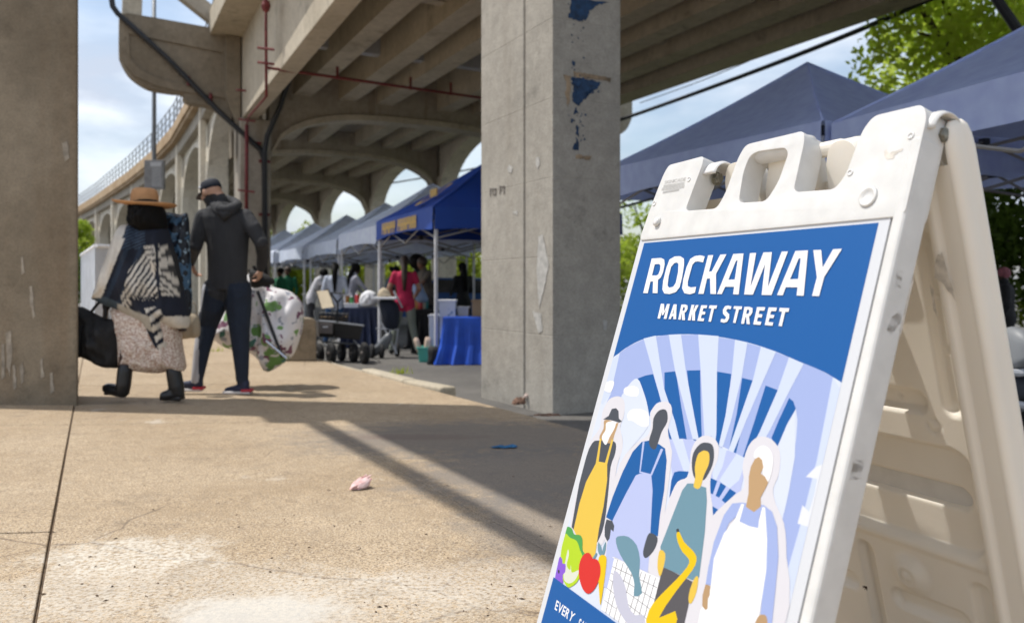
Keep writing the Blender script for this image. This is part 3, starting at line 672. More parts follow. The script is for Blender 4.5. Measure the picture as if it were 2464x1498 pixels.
nu, nv = 170, 250; us = [.0+.634*i/nu for i in range(nu+1)]; vs_ = [.045+(1.10-.045)*j/nv for j in range(nv+1)]
mb = MB(); F = [RPN(u, v, relief(u, v)) for v in vs_ for u in us]
mb.add(F, [(j*(nu+1)+i, j*(nu+1)+i+1, (j+1)*(nu+1)+i+1, (j+1)*(nu+1)+i) for j in range(nv) for i in range(nu)])
rp_ = obj('rear_panel', mb, M['plas_in'], sgn, smooth=True)
mb = MB()
for (u0, u1) in ((-.002, .0), (.634, .640)): pass
pbox(mb, .0, .637, .05, 1.10, .046, .052, RPN); obj('rear_face', mb, M['plas'], sgn, bevel=.003)
def sweep(name, u0, sgn_, m):                  # rounded side wall of the rear panel, from inner rim round to the outer face
    prof = [(0, .000), (.004, -.001), (.009, .002), (.012, .008), (.0125, .020), (.011, .030), (.0125, .036), (.0125, .044), (.008, .051), (.0, .053)]
    mb = MB(); vv = [-.012, -.004, .010, .030]+[.045+k*.1055 for k in range(11)]; n = len(prof)
    top = lambda v: 1 if v > .02 else (.92 if v > 0 else (.75 if v > -.008 else .45))
    for v in vv: mb.v += [tuple(RPN(u0+sgn_*a*top(v), v, b*top(v)+(1-top(v))*.026)) for a, b in prof]
    for j in range(len(vv)-1): mb.f += [(j*n+i, j*n+i+1, (j+1)*n+i+1, (j+1)*n+i) for i in range(n-1)]; mb.m += [0]*(n-1)
    mb.f += [tuple(range(n))]; mb.m += [0]
    return obj(name, mb, M[m], sgn, smooth=True)
sweep('side_wall', .634, 1, 'plas_in'); sweep('side_wall', .0, -1, 'plas_in')
# hinge lugs of the rear panel
def rlug(u0, u1, v0=-.018, v1=.14, w=.0):
    lug = rnd([(u0-.0, v1), (u0+.012, v0+.03), (u0+.03, v0), (u1-.03, v0), (u1-.012, v0+.03), (u1, v1)], .02, 4)
    return obj('hinge_lug', ngon_prism_bm([lug], .008, .044, RPN), M['plas_in'], sgn, bevel=.008, seg=3, smooth=True)
rlug(.155, .262); rlug(.405, .50); rlug(.55, .628, .0, .06)
mb = ngon_prism_bm([rnd([(.286, .145), (.270, .05), (.30, -.012), (.385, -.012), (.392, .05), (.352, .145)], .015, 4)], .004, .040, RPN)
obj('handle_web', mb, M['plas_in'], sgn, bevel=.008, seg=3, smooth=True)
mb = MB(); pbox(mb, .20, .45, -.02, .005, .01, .035, RPN); obj('rear_handle', mb, M['plas_in'], sgn, bevel=.01, seg=3)
# dirt marks
dirt = mat('brown_scuff', (.34, .27, .18), .9, .4, 90); dirt2 = mat('faint_scuff', (.60, .56, .50), .8, .2, 90)
def scuff(pts, fn, off, m, j=.001):
    poly = rough(pts, 4, j); mb = MB(); tri = tessellate_polygon([[Vector((x, y, 0)) for x, y in poly]]); mb.add([fn(x, y, off) for x, y in poly], [tuple(t) for t in tri]); return obj('scuff_mark', mb, m, sgn)
scuff([INV(2260+x/4.928, 270+y/4.928) for x, y in ((1130, 790), (1165, 760), (1210, 800), (1395, 740), (1400, 755), (1290, 830), (1270, 875), (1180, 895), (1150, 850))], SP, -.0034, dirt2)
SR = lambda o, v, d: SP(W_+.0006+d, v, o)
for pts, m in (([(.006, .085), (.018, .083), (.019, .105), (.008, .108)], dirt), ([(.016, .145), (.032, .13), (.034, .15), (.02, .17), (.012, .165)], dirt2), ([(.036, .08), (.0385, .09), (.038, .17), (.034, .15)], dirt2), ([(.004, .34), (.024, .335), (.026, .36), (.006, .365)], dirt2)):
    scuff(pts, SR, 0, m)
scuff([(.598, .17), (.61, .165), (.612, .20), (.617, .235), (.606, .215), (.59, .20)], RPN, -.0085, dirt2, .002)
scuff([(.575, .21), (.578, .22), (.577, .27), (.573, .25)], RPN, -.0005, dirt2)
mb = MB(); c = RPN(.335, .775, .0); 
for k in range(7):
    a = k*.9; mb.tube([c, c+sA*math.cos(a)*.006+rD*math.sin(a)*.004-rN*.003], .0006, 4)
mb.ball(c, .0022, 8); obj('dead_insect', mb, mat('insect', (.05, .02, .01), .6), sgn)
# ---- printed artwork: flat inks on the poster, traced as shapes on the sheet
C = lambda r, g, b, k=.80: tuple(v*k for v in s2l((r, g, b)))
inks = dict(blue=C(6, 92, 166), sky=C(218, 226, 243), lav=C(164, 180, 228), lav2=C(186, 196, 236), pale=C(208, 219, 241), white=C(248, 248, 250), grey=C(224, 222, 228), dk=C(74, 79, 88), dk2=C(88, 86, 90),
            royal=C(4, 92, 164), gold=C(232, 196, 76), yel=C(236, 198, 0), teal=C(110, 149, 166), tan=C(192, 158, 116), tan2=C(186, 152, 112), green=C(184, 216, 34), dgreen=C(78, 162, 80), pgreen=C(222, 226, 208), red=C(218, 44, 38), purple=C(140, 92, 214), silver=C(198, 199, 216), ink=C(60, 62, 66), mid=C(232, 235, 243))
ikeys = list(inks); imats = [mat('ink_'+k, inks[k], .5, spec=.35) for k in ikeys]
zA = lambda x, y: INV(1500+x/2.1367, 1050+y/2.1367); zBf = lambda x, y: INV(1500+x/1.3018, 600+y/1.3018); zT = lambda x, y: INV(1480+x/6.16, 1550+y/6.16); zL = lambda x, y: INV(1780+x/3.3297, 640+y/3.3297)
art_layer = [0]
def poly2(pts, ink, name, smooth=0, holes=(), clip=True, par=None):
    """pts already in poster coordinates"""
    art_layer[0] += 1; off = -.0007 - .000012*art_layer[0]
    lo, hi = .0178, .5922
    def sm(p): return crom(p, smooth) if smooth else list(p)
    P = [sm(pts)]+[sm(h) for h in holes]
    P = [[(min(max(u, lo), hi) if clip else u, min(max(v, .0178), .896)) for u, v in lp] for lp in P]
    Q_ = []
    for lp in P:
        r = [lp[0]]
        for p in lp[1:]:
            if math.hypot(p[0]-r[-1][0], p[1]-r[-1][1]) > 1e-5: r.append(p)
        if math.hypot(r[0][0]-r[-1][0], r[0][1]-r[-1][1]) < 1e-5: r.pop()
        Q_.append(r)
    allp = [p for lp in Q_ for p in lp]; tri = tessellate_polygon([[Vector((x, y, 0)) for x, y in lp] for lp in Q_])
    mb = MB(); mb.add([SP(u, v, off) for u, v in allp], [tuple(t) for t in tri])
    return obj(name, mb, imats[ikeys.index(ink)], par or art)
art = obj('poster_artwork', MB().add([SP(u, v, -.0007) for u, v in ((.0178, .0178), (.5922, .0178), (.5922, .896), (.0178, .896))], [(0, 1, 2, 3)]), imats[ikeys.index('sky')], sgn)
def A(pts, ink, name, smooth=3, f=zA, **k): return poly2([f(*p) for p in pts], ink, name, smooth, **k)
arc_out = crom([zBf(*p) for p in [(255, 575), (290, 530), (310, 515), (350, 486), (410, 458), (480, 446), (600, 443), (740, 462), (860, 495), (960, 536), (1050, 573), (1100, 600), (1135, 622), (1180, 650)]], 4, closed=False)
poly2([(.0178, .0178), (.5922, .0178)]+[p for p in reversed(arc_out)], 'blue', 'blue_field', 0)
lavp = [zBf(*p) for p in [(318, 510), (350, 486), (410, 458), (480, 446), (600, 443), (740, 462), (860, 495), (960, 536), (1050, 573), (1098, 599), (1075, 720), (1040, 900), (985, 1120), (925, 1330)]]+[zBf(*p) for p in [(860, 1500), (890, 1240), (935, 1010), (963, 830), (968, 760), (963, 712), (950, 690), (920, 662), (880, 640), (800, 605), (700, 580), (600, 573), (500, 578), (430, 590), (385, 605), (350, 628), (325, 665), (305, 720), (270, 690), (285, 660), (300, 590)]]
poly2(lavp, 'lav', 'arch_band', 0)
A([(1098, 599), (1180, 650), (1000, 1420), (925, 1330), (985, 1120), (1040, 900), (1075, 720)], 'pale', 'arch_edge', 0, zBf)
A([(318, 510), (290, 530), (262, 590), (240, 690), (255, 700), (285, 660), (300, 590)], 'pale', 'arch_edge', 0, zBf)
A([(1640, 620), (1708, 632), (1690, 730), (1660, 830), (1620, 790), (1590, 900), (1680, 930), (1780, 620), (1800, 560), (1700, 560)], 'mid', 'cloud', 0)
# inner tunnel
inner = [zBf(*p) for p in [(385, 605), (430, 590), (500, 578), (600, 573), (700, 580), (800, 605), (880, 640), (920, 662), (950, 690), (963, 712)]]
poly2(crom(inner, 4, closed=False)+[zBf(*p) for p in [(900, 850), (850, 960), (795, 905), (700, 855), (610, 828), (495, 826), (470, 760), (425, 740), (428, 690), (405, 640)]], 'lav', 'tunnel_vault', 0)
for k, pr in enumerate([[(628, 30), (675, 12), (722, 3), (745, 80), (772, 165), (740, 180), (705, 230), (698, 265), (690, 200), (665, 110)], [(790, -6), (858, -14), (890, 190), (925, 398), (822, 394), (790, 300), (760, 180), (790, 120)],
                        [(925, -18), (1005, -20), (1008, 190), (1015, 380), (985, 405), (965, 400), (955, 250)], [(1105, -12), (1192, 3), (1165, 250), (1136, 447), (1110, 432), (1085, 385), (1095, 250)],
                        [(1257, 26), (1322, 42), (1270, 270), (1220, 478), (1175, 466), (1225, 240)], [(1398, 72), (1472, 100), (1430, 240), (1370, 385), (1300, 440), (1282, 512), (1262, 498), (1330, 290)], [(1540, 146), (1565, 168), (1580, 212), (1530, 300), (1468, 442), (1440, 400), (1434, 385), (1480, 275)]]):
    A(pr, 'blue', 'tunnel_ray', 0)
for k, pr in enumerate([[(405, 458), (450, 447), (480, 640), (520, 760), (565, 945), (548, 945), (500, 800), (445, 600)], [(497, 444), (542, 442), (560, 575), (600, 790), (608, 830), (585, 825), (520, 575)], [(605, 443), (680, 449), (674, 580), (672, 800), (668, 840), (655, 815), (628, 815), (614, 575)],
                        [(740, 462), (786, 472), (765, 595), (725, 760), (694, 858), (680, 850), (705, 740), (728, 590)], [(835, 487), (890, 507), (840, 620), (780, 760), (732, 880), (716, 866), (760, 740), (806, 608)], [(938, 526), (992, 550), (930, 668), (870, 790), (805, 900), (775, 905), (830, 800), (896, 648)]]):
    A(pr, 'pale', 'pale_ray', 0, zBf)
A([(1582, 212), (1575, 500), (1540, 700), (1510, 840), (1470, 770), (1478, 560), (1470, 440), (1530, 300)], 'sky', 'sky_gap', 0)
A([(810, 395), (900, 391), (985, 405), (1110, 440), (1220, 478), (1283, 512), (1262, 640), (1240, 740), (1180, 800), (1085, 850), (1060, 800), (830, 740), (836, 600)], 'lav2', 'inner_arch', 0)
for pr in ([(838, 395), (900, 391), (960, 600), (925, 640)], [(1118, 445), (1165, 458), (1140, 560), (1090, 660), (1078, 600)], [(1225, 480), (1283, 512), (1240, 640), (1170, 700), (1120, 640)]): A(pr, 'pale', 'pale_ray', 0)
A([(850, 592), (880, 585), (937, 588), (925, 625), (870, 660), (820, 745), (832, 640)], 'blue', 'inner_vault', 0)
A([(1066, 625), (1130, 655), (1222, 716), (1160, 782), (1120, 745), (1068, 718)], 'blue', 'inner_vault', 0)
for pr in ([(1108, 645), (1128, 655), (1098, 735), (1082, 725)], [(1163, 675), (1185, 690), (1135, 760), (1118, 748)]): A(pr, 'lav2', 'pale_ray', 0)
A([(1078, 795), (1122, 822), (1085, 852)], 'blue', 'inner_vault', 0)
A([(540, 140), (575, 70), (628, 30), (665, 110), (690, 200), (698, 300), (640, 390), (560, 480), (520, 545), (530, 470), (545, 400), (525, 330), (552, 240)], 'sky', 'sky_gap', 3)
A([(443, 52), (488, 48), (470, 110), (440, 108), (428, 90)], 'white', 'cloud', 3)
A([(560, 82), (612, 76), (636, 95), (632, 130), (610, 138), (560, 128), (545, 105)], 'white', 'cloud', 3)
A([(568, 250), (590, 218), (640, 212), (690, 235), (698, 300), (688, 318), (650, 316), (600, 285), (575, 280)], 'white', 'cloud', 3)
A([(515, 137), (545, 155), (553, 200), (545, 260), (525, 320), (540, 400), (535, 470), (505, 560), (470, 800), (430, 1000), (390, 1030), (300, 1000), (235, 965), (235, 800), (300, 560), (345, 410), (400, 330), (418, 230), (450, 165), (480, 143)], 'grey', 'figure_outline')
A([(800, 168), (830, 190), (835, 250), (812, 340), (830, 440), (835, 500), (800, 780), (770, 1000), (690, 1200), (560, 1300), (435, 1270), (432, 1000), (440, 850), (520, 545), (620, 420), (690, 370), (710, 300), (705, 240), (735, 190), (765, 172)], 'grey', 'figure_outline')
A([(1045, 372), (1090, 390), (1118, 440), (1110, 520), (1075, 600), (1065, 700), (1082, 850), (1050, 1200), (980, 1520), (700, 1520), (690, 1230), (740, 1050), (790, 850), (825, 740), (870, 650), (930, 620), (945, 540), (950, 470), (975, 410), (1010, 380)], 'grey', 'figure_outline')
A([(1380, 377), (1440, 400), (1485, 470), (1480, 600), (1445, 690), (1460, 780), (1510, 900), (1525, 1100), (1510, 1530), (960, 1530), (1000, 1250), (1040, 1000), (1070, 870), (1200, 740), (1270, 680), (1260, 560), (1290, 450), (1330, 395)], 'grey', 'figure_outline')
# first printed figure: hat and gold apron
A([(460, 400), (498, 418), (495, 480), (468, 560), (455, 700), (430, 900), (395, 1000), (378, 1010), (300, 1000), (240, 930), (240, 880), (300, 560), (355, 420), (400, 402)], 'dk', 'dark_shirt', 3)
A([(430, 280), (475, 285), (500, 300), (515, 295), (490, 370), (470, 420), (400, 390), (425, 330)], 'tan', 'printed_hair', 3)
A([(440, 300), (462, 288), (498, 290), (490, 330), (462, 380), (440, 428), (420, 405), (416, 375), (437, 340)], 'white', 'printed_face', 3)
A([(422, 275), (455, 255), (475, 212), (500, 208), (515, 225), (517, 270), (536, 288), (520, 295), (470, 280)], 'dk', 'printed_hat', 0)
A([(402, 392), (412, 390), (396, 528), (434, 535), (474, 395), (484, 398), (447, 545), (447, 640), (425, 800), (398, 930), (372, 1110), (310, 1080), (245, 935), (280, 780), (320, 650), (378, 540), (390, 470)], 'gold', 'printed_apron', 0)
# second printed figure: blue shirt, lavender apron
A([(655, 410), (700, 402), (760, 425), (795, 450), (805, 520), (790, 700), (765, 850), (752, 978), (700, 960), (560, 720), (500, 870), (478, 885), (440, 862), (480, 740), (540, 590), (600, 470)], 'royal', 'printed_shirt', 0)
A([(648, 600), (712, 606), (720, 700), (712, 860), (700, 1100), (690, 1210), (570, 1330), (425, 1280), (445, 1030), (480, 880), (560, 720), (620, 610)], 'lav2', 'printed_apron', 0)
A([(660, 410), (672, 410), (648, 588), (708, 603), (770, 450), (784, 455), (716, 612), (640, 596)], 'lav2', 'apron_strap', 0)
A([(790, 215), (808, 235), (808, 290), (775, 350), (752, 420), (735, 455), (710, 445), (698, 405), (720, 330), (725, 270), (755, 225)], 'dk', 'printed_head')
A([(443, 875), (478, 885), (490, 915), (485, 950), (470, 935), (462, 990), (448, 1008), (432, 975), (432, 920)], 'dk', 'printed_hand', 0)
A([(700, 958), (750, 985), (735, 1050), (700, 1095), (675, 1107), (663, 1080), (672, 1030)], 'dk', 'printed_hand')
A([(1495, 100), (2335, 470), (2240, 870), (2100, 1238), (1740, 1300), (1310, 1000), (1430, 560), (1540, 95)], 'white', 'crate', 0, zT)
for k in range(5):
    a0 = [(1505, 258), (1480, 370), (1452, 482), (1412, 632), (1362, 838)][k]; b0 = [(2280, 625), (2240, 830), (2170, 1005), (2035, 1110), (1560, 985)][k]
    if k == 3: b0 = (2110, 1175)
    w = 9
    A([(a0[0], a0[1]-w/2), (b0[0], b0[1]-w/2), (b0[0], b0[1]+w/2), (a0[0], a0[1]+w/2)], 'ink', 'crate_line', 0, zT)
for (x0, y0, x1, y1) in ((1595, 140, 1390, 1060), (1690, 200, 1450, 1100), (1765, 270, 1530, 1170), (1840, 380, 1610, 1215), (2010, 350, 1720, 1290), (2085, 380, 1810, 1300), (2160, 405, 1940, 1200), (2255, 450, 2060, 1130)):
    A([(x0-4, y0), (x0+4, y0), (x1+4, y1), (x1-4, y1)], 'ink', 'crate_line', 0, zT)
A([(500, 988), (530, 975), (575, 980), (625, 1030), (645, 1120), (640, 1220), (658, 1318), (608, 1336), (612, 1270), (595, 1200), (545, 1120), (510, 1050)], 'teal', 'fish', 2)
A([(490, 1183), (530, 1215), (560, 1290), (575, 1390), (615, 1450), (668, 1450), (670, 1530), (600, 1530), (520, 1430), (490, 1330), (482, 1250)], 'silver', 'fish', 2)
# third printed figure: teal top
A([(785, 1160), (960, 1248), (935, 1400), (905, 1530), (690, 1530), (740, 1330), (765, 1230)], 'dk2', 'printed_trousers', 0)
A([(930, 660), (960, 660), (1042, 685), (1047, 760), (1035, 950), (1000, 1225), (960, 1240), (780, 1160), (768, 1040), (830, 880), (900, 700)], 'teal', 'printed_top', 0)
A([(765, 1060), (796, 1078), (792, 1140), (768, 1217), (752, 1180), (752, 1120)], 'gold', 'printed_arm')
A([(975, 1225), (996, 1225), (985, 1310), (955, 1378), (937, 1365), (945, 1300)], 'gold', 'printed_arm')
A([(1045, 415), (1080, 430), (1090, 480), (1080, 550), (1045, 620), (1020, 640), (975, 630), (957, 560), (965, 480), (1005, 425)], 'dk', 'printed_hair')
A([(1035, 463), (1060, 478), (1060, 540), (1030, 610), (1005, 688), (968, 680), (978, 620), (975, 560), (992, 490), (1015, 468)], 'gold', 'printed_face')
A([(862, 935), (877, 930), (883, 952), (868, 960)], 'ink', 'cane_tip', 0)
A([(865, 960), (883, 952), (910, 1010), (960, 1060), (985, 1100), (978, 1150), (935, 1215), (860, 1310), (760, 1465), (858, 1425), (850, 1530), (690, 1530), (700, 1420), (760, 1340), (860, 1240), (930, 1160), (940, 1115), (900, 1070), (872, 1010)], 'yel', 'printed_squash', 2)
# fourth printed figure: white apron
A([(1200, 780), (1255, 775), (1390, 790), (1440, 830), (1470, 920), (1478, 1100), (1460, 1300), (1435, 1540), (1370, 1450), (1400, 1100), (1380, 850), (1255, 830), (1180, 900), (1110, 1080), (1075, 1270), (1040, 1265), (1055, 1170), (1090, 1010), (1150, 850)], 'lav', 'printed_sleeves', 0)
A([(1255, 782), (1272, 785), (1245, 890), (1350, 925), (1382, 800), (1398, 805), (1410, 1000), (1405, 1180), (1365, 1440), (1340, 1540), (985, 1540), (1010, 1420), (1070, 1290), (1090, 1110), (1150, 960), (1215, 880)], 'white', 'printed_apron', 0)
A([(1272, 785), (1372, 795), (1356, 928), (1300, 915), (1244, 888)], 'lav', 'printed_shirt', 0)
A([(1385, 432), (1425, 455), (1445, 510), (1440, 580), (1415, 655), (1395, 630), (1370, 540), (1330, 500), (1345, 455)], 'white', 'printed_hair')
A([(1360, 500), (1380, 520), (1388, 565), (1370, 600), (1398, 620), (1417, 655), (1395, 700), (1370, 745), (1372, 800), (1330, 832), (1282, 800), (1298, 720), (1300, 620), (1312, 560), (1335, 515)], 'tan', 'printed_face', 0)
A([(1040, 1265), (1068, 1275), (1065, 1330), (1055, 1350), (1052, 1410), (1040, 1420), (1020, 1395), (1022, 1330)], 'tan2', 'printed_hand', 0)
A([(1370, 1448), (1405, 1455), (1412, 1500), (1400, 1540), (1330, 1540), (1345, 1480)], 'tan2', 'printed_hand')
# vegetables
A([(205, 920), (235, 930), (250, 965), (285, 970), (300, 1000), (300, 1060), (322, 1100), (300, 1180), (200, 1100), (195, 960)], 'dgreen', 'lettuce_leaf')
A([(200, 960), (225, 985), (265, 1005), (285, 1060), (300, 1110), (280, 1230), (230, 1280), (200, 1270), (165, 1180), (172, 1060), (185, 990)], 'green', 'lettuce_leaf')
A([(213, 1055), (218, 1090), (205, 1150), (225, 1180), (230, 1150), (236, 1195), (278, 1180), (262, 1230), (225, 1260), (190, 1240), (188, 1180), (200, 1110)], 'pgreen', 'lettuce_rib')
A([(163, 1100), (178, 1115), (180, 1140), (198, 1145), (196, 1190), (182, 1210), (180, 1262), (140, 1240), (135, 1225), (150, 1150)], 'purple', 'flower')
A([(153, 1180), (160, 1178), (163, 1190), (158, 1202), (152, 1192)], 'ink', 'flower_eye')
A([(395, 1012), (412, 1040), (418, 1070), (425, 1040), (440, 1010), (438, 1060), (425, 1092), (405, 1090), (392, 1060)], 'teal', 'leaf')
A([(380, 1078), (388, 1082), (375, 1108), (362, 1108)], 'teal', 'leaf')
A([(420, 1088), (438, 1095), (445, 1115), (440, 1180), (425, 1290), (408, 1388), (402, 1340), (396, 1240), (395, 1130), (402, 1098)], 'yel', 'carrot')
A([(330, 1075), (348, 1085), (362, 1110), (390, 1118), (408, 1160), (405, 1220), (375, 1290), (335, 1322), (300, 1290), (280, 1220), (280, 1150), (300, 1095)], 'red', 'tomato')
bl = [zT(490, 460), zT(1600, 1238)]; vb = sum(p[1] for p in bl)/2
poly2([(.0178, vb), (.5922, vb), (.5922, .896), (.0178, .896)], 'blue', 'lower_banner', 0)
poly2([(.031, vb+.115), (.30, vb+.115), (.30, vb+.1165), (.031, vb+.1165)], 'white', 'banner_rule', 0)
# ---- lettering
RK = [([(183, 292), (270, 286), (300, 300), (305, 345), (290, 420), (268, 470), (242, 490), (238, 616), (192, 614), (196, 506), (172, 506), (146, 616), (103, 614)], [[(212, 346), (248, 342), (264, 352), (262, 395), (245, 440), (226, 450), (186, 450)]]),
      ([(400, 272), (450, 270), (485, 292), (487, 350), (468, 470), (445, 560), (410, 605), (350, 624), (300, 618), (283, 580), (290, 500), (320, 380), (350, 300)], [[(395, 335), (420, 328), (434, 345), (430, 420), (408, 520), (385, 555), (348, 564), (332, 545), (342, 460), (365, 370)]]),
      ([(590, 268), (640, 262), (680, 272), (665, 328), (620, 318), (590, 322), (565, 350), (545, 420), (522, 510), (522, 550), (550, 562), (600, 556), (588, 612), (540, 626), (490, 616), (468, 570), (480, 480), (510, 370), (545, 295)], []),
      ([(712, 262), (760, 260), (720, 415), (745, 412), (826, 256), (884, 252), (786, 436), (786, 624), (734, 622), (730, 478), (702, 480), (670, 622), (620, 622)], []),
      ([(948, 250), (1044, 244), (998, 628), (946, 626), (956, 556), (872, 556), (840, 624), (796, 624)], [[(974, 312), (988, 310), (962, 488), (902, 490)]]),
      ([(1104, 242), (1162, 240), (1108, 560), (1230, 236), (1310, 232), (1272, 560), (1402, 228), (1460, 226), (1306, 634), (1214, 632), (1246, 345), (1132, 630), (1050, 628)], []),
      ([(1530, 222), (1648, 216), (1608, 640), (1542, 638), (1550, 562), (1440, 560), (1412, 636), (1358, 634)], [[(1562, 292), (1580, 290), (1556, 484), (1480, 486)]]),
      ([(1698, 214), (1772, 212), (1786, 376), (1884, 206), (1966, 202), (1800, 466), (1752, 644), (1686, 642), (1732, 468)], [])]
wp = art
for o_, hs in RK: poly2([zL(*p) for p in o_], 'white', 'white_letter', 0, holes=[list(reversed([zL(*p) for p in h])) for h in hs])
def textmesh(txt, extrude=0, bold=.0):
    cu = bpy.data.curves.new('t', 'FONT'); cu.body = txt; cu.size = 1; cu.offset = bold; cu.resolution_u = 3
    o = bpy.data.objects.new('t', cu); S.collection.objects.link(o); me = evalmesh(o); bpy.data.objects.remove(o)
    vs = [(v.co.x, v.co.y) for v in me.vertices]; fs = [tuple(p.vertices) for p in me.polygons]; return vs, fs
def fit_text(txt, fn, mtl, name, parent, bold=.02, gap=None):
    """each glyph becomes its own mesh; fn maps (0..1 along, 0..1 up) to world"""
    x = 0; glyphs = []
    for ch in txt:
        if ch == ' ': x += .42; continue
        vs, fs = textmesh(ch, 0, bold); x0 = min(v[0] for v in vs); x1 = max(v[0] for v in vs)
        glyphs.append((vs, fs, x-x0)); x += x1-x0+.09
    tot = x-.09; cap = .729+bold
    for vs, fs, dx in glyphs:
        mb = MB(); mb.add([fn((a+dx)/tot, (b+bold/2)/cap) for a, b in vs], fs); obj(name, mb, mtl, parent)
def quadmap(p00, p10, p11, p01, off):           # bilinear in poster coordinates
    def f(a, b): return SP(*[((1-a)*(1-b)*p00[i]+a*(1-b)*p10[i]+a*b*p11[i]+(1-a)*b*p01[i]) for i in (0, 1)], off)
    return f
art_layer[0] += 1; off = -.0007-.000012*art_layer[0]
wm = imats[ikeys.index('white')]
MS = [([(238,852),(270,714),(300,716),(302,785),(328,716),(354,717),(322,856),(296,855),(318,770),(290,822),(278,820),(284,770),(262,853)],[]),
([(342,857),(390,720),(418,720),(412,859),(386,858),(388,832),(372,832),(364,857)],[[(394,756),(388,808),(379,808)]]),
([(432,861),(462,722),(500,722),(520,732),(520,762),(506,790),(492,798),(496,868),(468,866),(466,806),(464,806),(454,864)],[[(480,746),(494,747),(494,768),(486,780),(472,780)]]),
([(522,869),(558,724),(584,725),(570,784),(598,727),(624,728),(590,796),(590,872),(562,870),(564,812),(560,812),(548,870)],[]),
([(612,874),(648,729),(704,730),(698,757),(668,756),(660,788),(688,790),(682,816),(654,815),(644,850),(676,853),(670,878)],[]),
([(716,880),(744,758),(720,757),(726,730),(797,731),(790,760),(768,759),(740,882)],[]),
([(834,858),(846,856),(866,862),(880,850),(878,836),(852,808),(852,770),(872,738),(900,732),(932,740),(922,768),(900,760),(884,772),(884,786),(910,812),(910,850),(890,884),(862,892),(830,884)],[]),
([(946,892),(976,764),(950,763),(956,738),(1032,740),(1026,768),(1002,767),(970,895)],[]),
([(1022,901),(1054,744),(1100,744),(1130,756),(1128,796),(1110,826),(1096,832),(1104,907),(1074,904),(1070,842),(1062,842),(1050,903)],[[(1078,770),(1096,770),(1100,788),(1092,808),(1070,810)]]),
([(1136,908),(1172,746),(1248,747),(1240,780),(1194,778),(1186,812),(1222,814),(1216,844),(1180,842),(1170,880),(1212,884),(1204,913)],[]),
([(1244,914),(1280,750),(1358,751),(1350,785),(1304,783),(1294,818),(1334,821),(1326,850),(1290,848),(1278,886),(1324,890),(1316,920)],[]),
([(1374,922),(1406,788),(1378,787),(1384,754),(1474,757),(1466,792),(1436,790),(1404,926)],[])]
for o_, hs in MS: poly2([zL(*p) for p in o_], 'white', 'white_letter', 0, holes=[list(reversed([zL(*p) for p in h])) for h in hs])
fit_text('EVERY', quadmap(zT(505, 995), zT(805, 1225), zT(875, 1072), zT(545, 830), off), wm, 'white_letter', art, .02)
e0, e1 = zT(545, 830), zT(505, 995); hh = e1[1]-e0[1]; u0 = zT(905, 1270)[0]
fit_text('SAT', quadmap((u0, e1[1]), (u0+hh*1.7, e1[1]), (u0+hh*1.7+.002, e0[1]), (u0+.002, e0[1]), off), wm, 'white_letter', art, .02)
emb = mat('embossed_lettering', (.47, .46, .44), .45)
def emq(p): return [INV(1780+x/4.928, 400+y/4.928) for x, y in p]
q_ = emq([(455, 585), (745, 545), (760, 490), (465, 540)])
fit_text('SIGNICADE', lambda a, b: quadmap(*q_, -.0036)(a, b), emb, 'embossed_letter', fp, .0)
for k, (y0, y1, x0, x1) in enumerate(((630, 600, 440, 735), (672, 640, 415, 735), (712, 690, 430, 660))):
    q3 = emq([(x0, y0+8), (x1, y0-32), (x1+8, y1-42), (x0+8, y1-2)])
    mb = MB(); n = 16
    for j in range(n):
        a0, a1 = j/n, (j+.55)/n; fnn = quadmap(*q3, -.0036); mb.add([fnn(a0, 0), fnn(a1, 0), fnn(a1, 1), fnn(a0, 1)], [(0, 1, 2, 3)])
    o_ = obj('embossed_small_print', mb, emb, fp); o_['kind'] = 'stuff'
# ------------------------------------------------ marquees
def folds(name, col, rough=.85, amp=.5, sc=9, str_=(1, 1, .35), **k):
    m = mat(name, col, rough, .10, 8, **k); nt = m.node_tree; b = nt.nodes['Principled BSDF']
    tc = nt.nodes.new('ShaderNodeTexCoord'); mp = nt.nodes.new('ShaderNodeMapping'); mp.inputs['Scale'].default_value = str_; nz = nt.nodes.new('ShaderNodeTexNoise'); nz.inputs['Scale'].default_value = sc; nz.inputs['Detail'].default_value = 3; nz.inputs['Distortion'].default_value = .8
    bp = nt.nodes.new('ShaderNodeBump'); bp.inputs['Strength'].default_value = amp; bp.inputs['Distance'].default_value = .03
    nt.links.new(tc.outputs['Object'], mp.inputs[0]); nt.links.new(mp.outputs[0], nz.inputs['Vector']); nt.links.new(nz.outputs[0], bp.inputs['Height']); nt.links.new(bp.outputs[0], b.inputs['Normal']); return m
M['tentw'] = folds('white_polyester', (.74, .81, 1.0), .7, .35, 3.5, (1, 1, .25), trans=.25)  # a little skylight blue is mixed into the white cloth
M['tentl'] = folds('sky_tint_polyester', (.52, .62, 1.0), .65, .45, 3.0, (1, 1, .25), trans=.3)  # white cloth whose blue skylit shade is put into the colour
M['tentb'] = mat('royal_blue_polyester', (.008, .06, .36), .6, .1, 2, .06, 30, trans=.08)
M['truss'] = mat('tent_truss', (.30, .29, .28), .5, .1)
M['joint'] = mat('tent_joint', (.03, .03, .035), .6)
